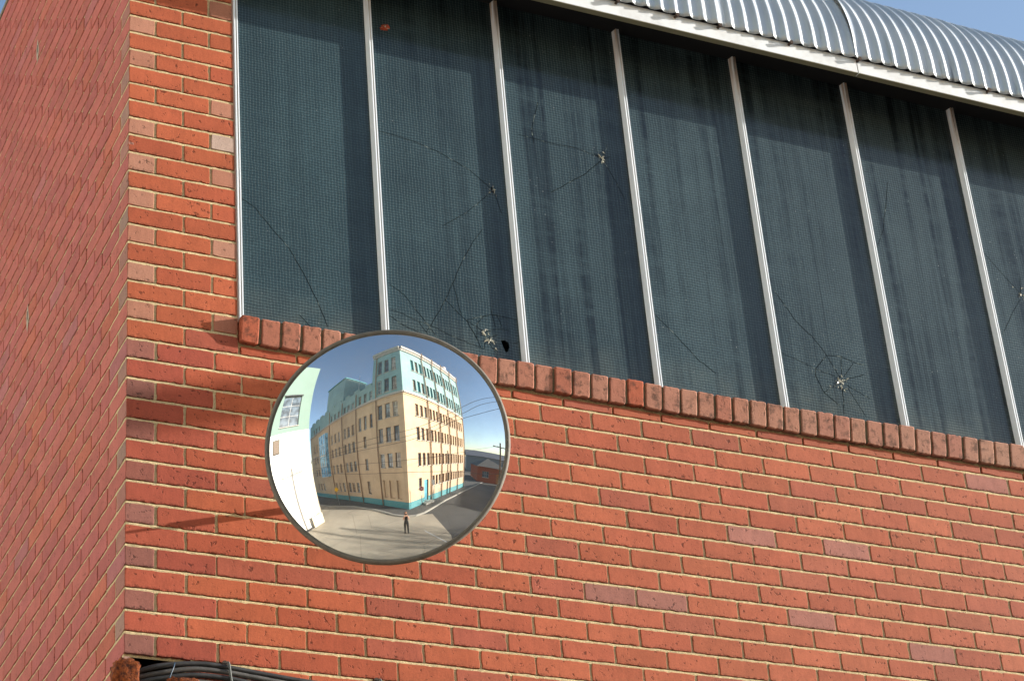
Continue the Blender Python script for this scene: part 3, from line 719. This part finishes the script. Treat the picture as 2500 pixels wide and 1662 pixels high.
# left face
LT, STEP, TOPL = 21.0, 3.75, 15.0
op2 = []
g1 = [(.62, 1.2), (1.52, 2.1), (2.45, 3.0)]
for (s0, s1) in g1:
    for z0, z1 in [(4.35, 5.75), (6.9, 8.5), (9.55, 11.35), (12.95, 15.1), (16.3, 19.2)]: op2.append((s0, s1, z0, z1))
g2 = [(3.7, 4.16), (4.61, 5.05), (5.47, 5.93)]
for (s0, s1) in g2:
    op2.append((s0, s1, 8.95, 10.7)); op2.append((s0, s1, 12.55, 14.0))
for z0, z1 in [(1.4, 2.85), (4.2, 5.45), (6.75, 8.1)]: op2.append((4.78, 5.2, z0, z1))
for g in ([(6.7, 7.17), (7.56, 8.07), (8.42, 8.88)], [(9.85, 10.3), (10.8, 11.25), (11.78, 12.24)]):
    for (s0, s1) in g:
        for z0, z1 in [(1.5, 2.7), (4.2, 5.4), (6.6, 7.9), (8.75, 10.2), (12.4, 13.6)]: op2.append((s0, s1, z0, z1))
for (s0, s1) in [(16.2, 16.8), (17.4, 18.0), (18.6, 19.2)]:
    for z0, z1 in [(1.5, 2.7), (4.2, 5.4), (6.6, 7.9), (8.75, 10.2), (12.4, 13.6)]: op2.append((s0, s1, z0, z1))
blind = [(.75, 1.25, 1.1, 3.0), (1.6, 2.15, 1.1, 3.0), (2.45, 2.9, 1.1, 3.0)]
hi = [o for o in op2 if o[1] < STEP and o[3] > TOPL]
b = MB(); facade(b, CB, D2, N2, STEP, [0, .85, CHG, TOPR], [o for o in op2 if o[1] < STEP]+blind, .2, mz)
facade(b, CB+D2*STEP, D2, N2, LT-STEP, [0, .85, CHG, TOPL], [(o[0]-STEP, o[1]-STEP, o[2], o[3]) for o in op2 if o[0] > STEP-.1 and o[1] > STEP+.1], .2, mz)
for o in blind: b.obox(CB+D2*o[0]-N2*.19+Vector((0, 0, o[2])), D2*(o[1]-o[0]), N2*.02, (0, 0, o[3]-o[2]), 1)
E0 = CB+D2*STEP; b.add([E0+Vector((0, 0, TOPL)), E0-N2*12+Vector((0, 0, TOPL)), E0-N2*12+Vector((0, 0, TOPR)), E0+Vector((0, 0, TOPR))], [(0, 1, 2, 3)], 2)
b.build('wall', [M['teal_dark'], M['cream'], M['teal']], FB)
for o in op2:
    if o[0] > STEP-.1 and o[1] < STEP+.1: continue
    if o[1] > STEP or True: window(FB, CB, D2, N2, o, .2, R.choice(['wframe', 'wframe', 'wframe_w']), R.choice(['pane', 'pane_b', 'pane_b', 'pane_c']), (1, 3))
b = MB(); b.obox(CB+Vector((0, 0, TOPR-.02)), D1*LR, D2*STEP, (0, 0, .05)); b.obox(CB+D2*STEP-N2*.3+Vector((0, 0, TOPL-.6)), D2*(LT-STEP), -N2*10, (0, 0, .1)); b.build('roof', M['cornice'], FB)
# cornices: at the roof and where the colour changes
for (z0, z1, pr, mat, nm) in ((20.55, 21.05, .16, 'cornice', 'cornice'), (21.05, 21.75, .30, 'cornice', 'cornice'), (CHG-.12, CHG+.12, .14, 'cornice', 'string_course'), (CHG-.34, CHG-.2, .06, 'cream', 'string_course')):
    b = MB(); b.obox(CB+N1*.0+Vector((0, 0, z0)), D1*LR, N1*pr, (0, 0, z1-z0)); b.build(nm, M[mat], FB)
    b = MB(); b.obox(CB-D2*.0+Vector((0, 0, z0)), D2*(STEP if z0 > 16 else 20.9), N2*pr, (0, 0, z1-z0)); b.build(nm, M[mat], FB)
# stepped parapet of the long wing
for k in range(9):
    s0 = STEP+.15+k*1.9; b = MB(); b.obox(CB+D2*s0+Vector((0, 0, TOPL-.1)), D2*.95, -N2*.25, (0, 0, .55)); b.build('parapet_block', M['teal'], FB)
for s in (3.5, 5.62, 7.85, 10.2, 12.7):
    b = MB(); p = CB+D1*s+N1*.10; b.tube([p+Vector((0, 0, .1)), p+Vector((0, 0, 20.2)), p+N1*.25+Vector((0, 0, 21.0)), p+N1*.25+Vector((0, 0, 22.1))], .06, 8); b.build('downpipe', M['pipe'], FB)
for s in (3.18, 6.3, 9.16, 12.57):
    b = MB(); p = CB+D2*s+N2*.09; b.tube([p+Vector((0, 0, .1)), p+Vector((0, 0, 14.6 if s > STEP else 20.4))], .055, 8); b.build('downpipe', M['pipe'], FB)
# lift tower on the roof with its aerial
b = MB(); T0 = CB+D2*9.3-N2*.15; b.obox(T0+Vector((0, 0, TOPL-.8)), D2*4.7, -N2*4.5, (0, 0, 6.0)); b.build('lift_tower', M['teal'], FB)
b = MB(); b.obox(T0+N2*.2-D2*.2+Vector((0, 0, TOPL+5.2)), D2*5.1, -N2*4.9, (0, 0, .18)); b.build('tower_roof', M['teal_dark'], FB)
b = MB(); p = CB+D2*7.6-N2*1.5; b.tube([p+Vector((0, 0, TOPL-.5)), p+Vector((0, 0, TOPL+5.2))], .03, 6); b.tube([p+D2*.4+Vector((0, 0, TOPL+3.2)), p-D2*.4+Vector((0, 0, TOPL+3.2))], .02, 6); b.build('aerial', M['wframe_w'], FB)
b = MB(); p = CB+D1*11.4-N1*1.2; b.tube([p+Vector((0, 0, TOPR-.2)), p+Vector((0, 0, TOPR+3.0))], .55, 14); b.build('flue', plain('flue_pale', (.62, .55, .52), .8), FB)
# glazed link on the long wing
b = MB(); b.obox(CB+D2*13.2+N2*.0+Vector((0, 0, 3.9)), D2*2.3, N2*.55, (0, 0, 7.2)); b.build('glazed_link', pane_mat('link_glass', (.10, .22, .32)), FB)
b = MB()
for k in range(4): b.obox(CB+D2*(13.2+k*.766)+N2*.55+Vector((0, 0, 3.9)), D2*.06, N2*.04, (0, 0, 7.2))
for k in range(5): b.obox(CB+D2*13.2+N2*.55+Vector((0, 0, 3.9+k*1.78)), D2*2.35, N2*.035, (0, 0, .06))
b.build('link_frame', M['wframe_w'], FB)

# white and mint building on the left of the mirror image
WX = -12.0; WY = -6.55; WBL = empty('white_building', (WX, WY, 0), 'tall white and mint painted building at the left of the mirror', 'building')
wop = [(1.4, 3.7, 10.9, 14.9), (-5.5+11, -5.5+13, 10.9, 14.9)]
b = MB(); facade(b, (WX, WY, 0), (0, 1, 0), (1, 0, 0), 26, [0, 10.25, 20.3], wop, .25, lambda z: 0 if z < 10.25 else 1)
b.add([(WX, WY, 0), (WX, WY, 20.3), (WX-9, WY, 20.3), (WX-9, WY, 0)], [(0, 1, 2, 3)], 0)
b.add([(WX, WY, 20.3), (WX, 19.9, 20.3), (WX-9, 19.9, 20.3), (WX-9, WY, 20.3)], [(0, 1, 2, 3)], 1)
b.build('wall', [M['white'], M['mint']], WBL)
for o in wop: window(WBL, (WX, WY, 0), (0, 1, 0), (1, 0, 0), o, .25, 'wframe_w', 'pane', (1, 3))
for o in wop:
    b = MB(); b.box(WX, WX+.05, WY+o[0]-.12, WY+o[1]+.12, o[3]-.02, o[3]+.16); b.build('lintel', plain('lintel_dark', (.06, .06, .065), .8), WBL)
PQ = empty('wall_plaque', (WX, -2.6, 8.9), 'small brown framed notice on the white wall in the mirror', 'sign')
b = MB(); b.box(WX+.01, WX+.06, -3.02, -2.24, 8.25, 9.7); b.build('backing', M['bolt'], PQ)
b = MB(); b.box(WX+.06, WX+.08, -2.96, -2.30, 8.32, 9.63); b.build('board', plain('notice_brown', (.17, .14, .11), .8), PQ)
b = MB()
for k in range(5): b.box(WX+.08, WX+.086, -2.88+.04*(k % 2), -2.40, 8.5+k*.22, 8.58+k*.22)
tag(b.build('print_line', M['wframe'], PQ), kind='stuff')
b = MB(); b.box(-13.6, -11.5, -6.35, -6.12, 0, 1.05); b.box(-11.5, -11.28, -6.35, -5.0, 0, 1.05); b.box(-11.53, -11.25, -6.38, -4.97, 1.05, 1.10)
lw = b.build('low_wall', plain('low_wall_cream', (.62, .56, .43), .9)); tag(lw, 'low cream boundary wall beside the white building', 'wall')

# poles, street lamp and wires
b_ = empty('power_pole', (-15.6, -8.3, 0), 'concrete power pole with street lamp beside the white building', 'power pole')
b = MB(); b.tube([(-15.6, -8.3, 0), (-15.6, -8.3, 7.6)], [.20, .14], 12); b.build('post', M['concrete_pole'], b_)
b = MB(); b.tube(smooth([(-15.6, -8.3, 6.4), (-14.9, -8.5, 7.0), (-13.6, -9.0, 7.05)], 6), .04, 8); b.build('lamp_arm', M['galv'], b_)
b = MB(); b.obox((-13.7, -9.12, 6.93), (.55, -.2, 0), (.07, .2, 0), (0, 0, .13)); b.build('lamp_head', M['wframe_w'], b_)
for z in (5.15, 5.75, 6.9):
    b = MB(); b.tube([(-15.5, -8.3, z), (-15.28, -8.3, z)], .03, 6); b.tube([(-15.28, -8.3, z-.03), (-15.28, -8.3, z+.12)], .05, 8); b.build('insulator', M['wframe_w'], b_)
def timber_pole(x, y, h, lab, ca):
    e = empty('power_pole', (x, y, 0), lab, 'power pole'); b = MB(); b.tube([(x, y, 0), (x, y, h)], [.17, .12], 10); b.build('post', M['timber'], e)
    b = MB(); dx, dy = math.cos(ca), math.sin(ca); b.obox((x-dx*1.25+dy*.1, y-dy*1.25-dx*.1, h-.75), (dx*2.5, dy*2.5, 0), (-dy*.1, dx*.1, 0), (0, 0, .13)); b.build('cross_arm', M['timber'], e)
    for k in (-1.1, -.5, .5, 1.1):
        b = MB(); b.tube([(x+dx*k, y+dy*k, h-.62), (x+dx*k, y+dy*k, h-.42)], [.05, .035], 8); b.build('insulator', M['wframe_w'], e)
timber_pole(7.4, -19.6, 8.3, 'dark timber power pole with cross arm at the right of the mirror', -.12)
timber_pole(9.5, -9.2, 12.6, 'tall timber power pole on the sunny side of the street', 1.45)
WIRES = [([(-15.3, -8.3, 7.0), (-9, -8.2, 6.95), (-2.66, -9, 7.3), (.37, -9, 8.4), (3.5, -9, 10.2), (9.4, -9.2, 12.2)], 'upper wire from the concrete pole across the cream facade'),
         ([(-15.3, -8.3, 6.9), (-9, -8.3, 6.55), (-2.66, -9, 6.85), (1.0, -9, 8.3), (3.45, -9, 9.75), (9.5, -9.3, 12.15)], 'middle wire crossing in front of the cream facade'),
         ([(-15.3, -8.3, 6.8), (-9, -8.4, 6.3), (-2.66, -9, 6.5), (.94, -9, 7.95), (3.5, -9, 9.1), (9.45, -9.1, 12.1)], 'lower of the three sloping wires beside the factory'),
         ([(-15.3, -8.3, 5.8), (-9, -8.8, 5.2), (-5.1, -9.5, 5.0), (-2.6, -9.7, 5.1), (.6, -10.5, 5.6), (7.3, -19.5, 7.8)], 'thin wire from the concrete pole to the dark timber pole'),
         ([(-15.3, -8.3, 5.2), (-9, -8.9, 4.35), (-5.1, -9.5, 4.05), (-1.2, -9.8, 4.15), (1.1, -9.9, 4.3), (3.6, -10, 4.45), (12, -11.5, 5.8)], 'lowest dark wire sagging across the street'),
         ]
for pts, lab in WIRES:
    b = MB(); b.tube(smooth(pts, 10), .016, 5); tag(b.build('power_wire', M['wire']), lab, 'wire', 'overhead wires in the mirror')

SL = empty('shadow_lamp', (8.55, -2.1, 0), 'added lamp shape out of view that shades the warehouse wall near its corner', 'shadow caster')  # added out of view so its arm and head cast the soft wall band
b = MB(); b.tube([(8.55, -2.1, 0), (8.55, -2.1, 8.27)], [.09, .06], 10); b.build('post', M['galv'], SL)
b = MB(); b.tube([(8.55, -2.1, 8.25), (8.95, -2.1, 8.37), (9.15, -2.1, 8.42)], .05, 8); b.build('arm', M['galv'], SL)
b = MB(); b.obox((9.05, -2.22, 8.37), (.75, 0, .17), (0, .24, 0), (-.035, 0, .15)); b.build('lamp_head', M['shell'], SL)
# street signs on posts along the footpath
def sign(x, y, h, kind, lab, face):
    e = empty('street_sign', (x, y, .12), lab, 'street sign', 'signs along the footpath'); b = MB(); b.tube([(x, y, .12), (x, y, h)], .028, 8); b.build('post', M['galv'], e)
    f = Vector(face).normalized(); s = Vector((-f.y, f.x, 0)); c = Vector((x, y, h-.1))+f*.035; up_ = Vector((0, 0, 1))
    b = MB(); n = 24
    def disc(r, k, mi, z=1.0):
        vs = [c+f*k+s*r*math.cos(6.2832*i/n)+up_*r*z*math.sin(6.2832*i/n) for i in range(n)]; b.add(vs+[v-f*.006 for v in vs], [list(range(n))]+[(i, i+n, (i+1) % n+n, (i+1) % n) for i in range(n)], mi)
    if kind == 'noentry':
        b.obox(c-s*.21-up_*.21, s*.42, f*.004, up_*.42, 1); disc(.19, .012, 0); b.obox(c-s*.13-up_*.032+f*.0125, s*.26, f*.003, up_*.064, 1)
        b.build('plate', [plain('sign_red', (.30, .02, .025), .5), M['wframe_w']], e)
    elif kind == 'plate':
        b.obox(c-s*.17-up_*.25, s*.34, f*.006, up_*.5, 0); b.build('plate', plain('sign_back_grey', (.55, .57, .58), .4, metallic=.3), e)
    elif kind == 'arrow':
        b.obox(c-s*.05-up_*.3, s*.10, f*.006, up_*.6, 0); b.build('plate', plain('sign_white', (.75, .75, .72), .5), e)
    else:
        b.add([c+up_*.34, c-s*.34, c-up_*.34, c+s*.34, c+up_*.34-f*.006, c-s*.34-f*.006, c-up_*.34-f*.006, c+s*.34-f*.006], [(0, 1, 2, 3), (7, 6, 5, 4), (0, 4, 5, 1), (1, 5, 6, 2), (2, 6, 7, 3), (3, 7, 4, 0)], 0)
        b.build('plate', plain('sign_yellow', (.75, .42, .02), .5), e)
sign(-2.40, -11.7, 2.35, 'noentry', 'round red sign with a white bar at the factory corner', (.3, 1, 0))
sign(-1.66, -13.6, 2.65, 'plate', 'grey square sign on a tall post near the blue door', (.3, 1, 0))
sign(-1.25, -15.1, 2.3, 'arrow', 'narrow white sign on a post farthest along the footpath', (.3, 1, 0))
sign(-13.1, -10.3, 2.4, 'diamond', 'yellow diamond warning sign before the long factory wing', (.6, 1, 0))

# low buildings at the end of the street on the right
RH = empty('brick_house', (8.5, -33, 0), 'small red brick house with white window at the street end', 'house')
b = MB(); facade(b, (5.2, -30.2, 0), (1, -.1, 0), (.1, 1, 0), 7.5, [0, 3.6], [(1.3, 3.0, 1.2, 2.6), (5.0, 6.0, .1, 2.4)], .2, lambda z: 0)
b.add([(12.7, -30.95, 0), (12.7, -30.95, 3.6), (11.9, -38.5, 3.6), (11.9, -38.5, 0)], [(3, 2, 1, 0)], 0); b.add([(5.2, -30.2, 0), (5.2, -30.2, 3.6), (4.4, -38, 3.6), (4.4, -38, 0)], [(0, 1, 2, 3)], 0)
b.build('wall', plain('house_brick', (.36, .10, .06), .9), RH)
window(RH, (5.2, -30.2, 0), (1, -.1, 0), (.1, 1, 0), (1.3, 3.0, 1.2, 2.6), .2, 'wframe_w', 'pane', (2, 2))
b = MB(); b.obox((10.2, -30.6, .1), (1.0, -.1, 0), (-.01, -.08, 0), (0, 0, 2.3)); b.build('door', plain('door_orange', (.45, .16, .05), .7), RH)
b = MB(); b.add([(4.9, -29.8, 3.6), (13.0, -30.6, 3.6), (12.1, -38.8, 3.6), (4.1, -38.2, 3.6), (8.6, -34.2, 5.6)], [(0, 1, 4), (1, 2, 4), (2, 3, 4), (3, 0, 4), (0, 3, 2, 1)]); b.build('roof', plain('house_roof', (.12, .11, .10), .9), RH)
SH = empty('long_shed', (22, -55, 0), 'long low grey shed beyond the red brick house', 'shed')
b = MB(); b.box(4, 44, -62, -52, 0, 6.0); b.build('wall', plain('shed_grey', (.25, .25, .25), .8), SH)
b = MB(); b.add([(3.5, -51.5, 6), (44.5, -51.5, 6), (44.5, -57, 8.4), (3.5, -57, 8.4), (3.5, -62.5, 6), (44.5, -62.5, 6)], [(0, 1, 2, 3), (3, 2, 5, 4)]); b.build('roof', plain('shed_roof', (.16, .16, .17), .7), SH)

# bare street trees on the sunny side: they throw the broken shade on the road
M['bark'] = plain('bark', (.14, .11, .09), .95, .3, 20)
def bare_tree(x, y, h, seed, lab, spread=.5, thick=.16):
    r = random.Random(seed); e = empty('bare_tree', (x, y, 0), lab, 'tree', 'bare trees across the street'); segs = []
    b = MB(); top = Vector((x+r.uniform(-.3, .3), y+r.uniform(-.3, .3), h*.38)); b.tube([(x, y, 0), (x+.05, y, h*.2), top], [thick, thick*.85, thick*.65], 8); b.build('trunk', M['bark'], e)
    c = MB()
    def grow(p, d, L, rad_, dep):
        q = p+d*L; mid = p+d*L*.5+Vector((r.gauss(0, .06), r.gauss(0, .06), r.gauss(0, .04)))*L
        c.tube([p, mid, q], [rad_, rad_*.85, rad_*.65], 5 if dep < 3 else 4, caps=False)
        if dep >= 5 or rad_ < .006: return
        for _ in range(3 if dep < 4 else 2):
            nd = (d + Vector((r.gauss(0, spread), r.gauss(0, spread), r.gauss(.12, spread*.7)))).normalized(); grow(q, nd, L*r.uniform(.62, .82), rad_*.62, dep+1)
    for _ in range(5): grow(top, Vector((r.gauss(0, .55), r.gauss(0, .55), 1)).normalized(), h*.2, thick*.5, 1)
    c.build('crown', M['bark'], e)
bare_tree(17.5, -10.6, 7.5, 4, 'bare street tree nearest the tall timber pole')
bare_tree(13.5, -6.2, 6.6, 21, 'low spreading bare tree closest to the brick warehouse', .6, .17)
bare_tree(15.8, -8.6, 6.2, 33, 'bare tree behind the low spreading one', .6, .15)
bare_tree(24, -13.5, 8.5, 8, 'bare street tree farther along the sunny kerb')
bare_tree(6.6, -15.5, 4.2, 15, 'small bare shrubby tree at the right rim of the mirror', .7, .07)
HB = empty('corner_house', (30, -20, 0), 'plain rendered house across the street out of the sun', 'house')
b = MB(); b.box(24, 36, -32, -17.5, 0, 5.2); b.build('wall', M['cream'], HB)
b = MB(); b.add([(23.5, -32.5, 5.2), (36.5, -32.5, 5.2), (36.5, -17, 5.2), (23.5, -17, 5.2), (30, -29, 8.2), (30, -20.5, 8.2)], [(0, 1, 4), (1, 2, 5, 4), (2, 3, 5), (3, 0, 4, 5), (3, 2, 1, 0)]); b.build('roof', plain('tile_roof', (.22, .10, .07), .9), HB)

# ------------------------------------------------------------------ the photographer
fh = Vector((math.sin(yaw), math.cos(yaw), 0)); sd_ = Vector((fh.y, -fh.x, 0)); foot0 = Vector((CAM.x, CAM.y, 0.004))-fh*.185
def L2W(p): return foot0 + sd_*p[0] + fh*p[1] + Vector((0, 0, p[2]))
V = []; E_ = []; RD = []
def jv(p, r, par=None):
    V.append(L2W(p)); RD.append(r)
    if par is not None: E_.append((par, len(V)-1))
    return len(V)-1
pel = jv((0, 0, .93), (.135, .10)); sp = jv((0, .005, 1.10), (.108, .082), pel); chst = jv((0, .0, 1.27), (.125, .090), sp); nb = jv((0, -.005, 1.395), (.062, .055), chst)
nk = jv((0, .0, 1.455), (.046, .046), nb); hd = jv((0, .012, 1.53), (.066, .078), nk); hc = jv((0, .010, 1.60), (.076, .092), hd); jv((0, -.005, 1.675), (.060, .070), hc)
for s in (-1, 1):
    sh_ = jv((s*.155, -.005, 1.355), (.050, .050), chst); el = jv((s*.205, .055, 1.12), (.037, .037), sh_); fo_ = jv((s*.15, .115, 1.33), (.034, .034), el); wr = jv((s*.098, .125, 1.50), (.024, .024), fo_)
    pm = jv((s*.082, .125, 1.555), (.030, .020), wr)
    for k, (dx, dy, dz) in enumerate([(-.018, .012, .030), (-.010, .030, .036), (-.002, .034, .028), (.004, .030, .016)]):
        f1 = jv((s*(.080+dx*.3), .130+dy*.6, 1.57+dz), (.009, .009), pm); jv((s*(.060+dx*.5), .132+dy*.5, 1.575+dz), (.0075, .0075), f1)
    th_ = jv((s*.070, .105, 1.575), (.010, .010), pm); jv((s*.052, .100, 1.592), (.008, .008), th_)
    hp = jv((s*.088, 0, .88), (.092, .095), pel); kn = jv((s*.105, .015, .50), (.060, .062), hp); an = jv((s*.115, -.015, .095), (.040, .042), kn); jv((s*.13, .10, .045), (.038, .034), an)
me = bpy.data.meshes.new('person_cage'); me.from_pydata(V, E_, []); ob = bpy.data.objects.new('person_cage', me); COL.objects.link(ob)
sk = ob.modifiers.new('skin', 'SKIN'); sk.use_smooth_shade = True; sv = me.skin_vertices[0].data
for i, r_ in enumerate(RD): sv[i].radius = r_; sv[i].use_root = (i == 0)
ss_ = ob.modifiers.new('sub', 'SUBSURF'); ss_.levels = 2; ss_.render_levels = 2
dg = bpy.context.evaluated_depsgraph_get(); body = bpy.data.meshes.new_from_object(ob.evaluated_get(dg)); bpy.data.objects.remove(ob)
body.materials.clear(); body.materials.append(plain('skin', (.52, .29, .20), .6))
for p in body.polygons: p.use_smooth = True
PE = bpy.data.objects.new('person', body); link(PE); tag(PE, 'person in black sleeveless top and black trousers photographing from the street', 'person')
def garment(name, keep, off, mat):
    bm = bmesh.new(); bm.from_mesh(body); bm.normal_update()
    loc = lambda c: ((c-foot0).dot(sd_), (c-foot0).dot(fh), c.z)
    bmesh.ops.delete(bm, geom=[f for f in bm.faces if not keep(*loc(f.calc_center_median()))], context='FACES')
    for v in bm.verts: v.co += v.normal*off
    m_ = bpy.data.meshes.new(name); bm.to_mesh(m_); bm.free(); m_.materials.clear(); m_.materials.append(mat)
    for p in m_.polygons: p.use_smooth = True
    return link(bpy.data.objects.new(name, m_), PE)
blk = plain('black_cloth', (.012, .012, .014), .85)
garment('trousers', lambda x, y, z: .07 < z < 1.0 and abs(x) < .26 and y < .09, .010, blk)
garment('top', lambda x, y, z: .98 < z < 1.40 and abs(x) < .128 and y < .105, .009, blk)
garment('shoe', lambda x, y, z: z < .09, .008, plain('shoe_dark', (.03, .02, .018), .6))
bm = bmesh.new(); bmesh.ops.create_uvsphere(bm, u_segments=20, v_segments=14, radius=1)
bmesh.ops.delete(bm, geom=[v for v in bm.verts if v.co.y > .45 and v.co.z < .55], context='VERTS')
for v in bm.verts:
    z = v.co.z; st = 1.9 if z < -.1 else 1.0; v.co = L2W((v.co.x*.098, v.co.y*.112-.008, 1.615+z*.105*st))
m_ = bpy.data.meshes.new('hair'); bm.to_mesh(m_); bm.free(); m_.materials.append(plain('hair_auburn', (.26, .10, .04), .6, .3, 60)); link(bpy.data.objects.new('hair', m_), PE)
fc = MB()
for s in (-1, 1): fc.tube([L2W((s*.03, .098, 1.605)), L2W((s*.03, .108, 1.605))], .010, 8)
fc.build('eye', plain('eye_dark', (.03, .02, .02), .3), PE)
HC = empty('handheld_camera', L2W((0, .13, 1.6)), 'black camera held up to the face by the person', 'camera')
b = MB(); o_ = L2W((-.062, .108, 1.565)); b.obox(o_, sd_*.124, fh*.038, (0, 0, .072)); b.obox(L2W((-.022, .11, 1.637)), sd_*.044, fh*.034, (0, 0, .022)); b.build('body', blk, HC)
b = MB(); b.tube([L2W((0, .144, 1.598)), L2W((0, .160, 1.599))], .030, 16); b.build('lens', blk, HC)
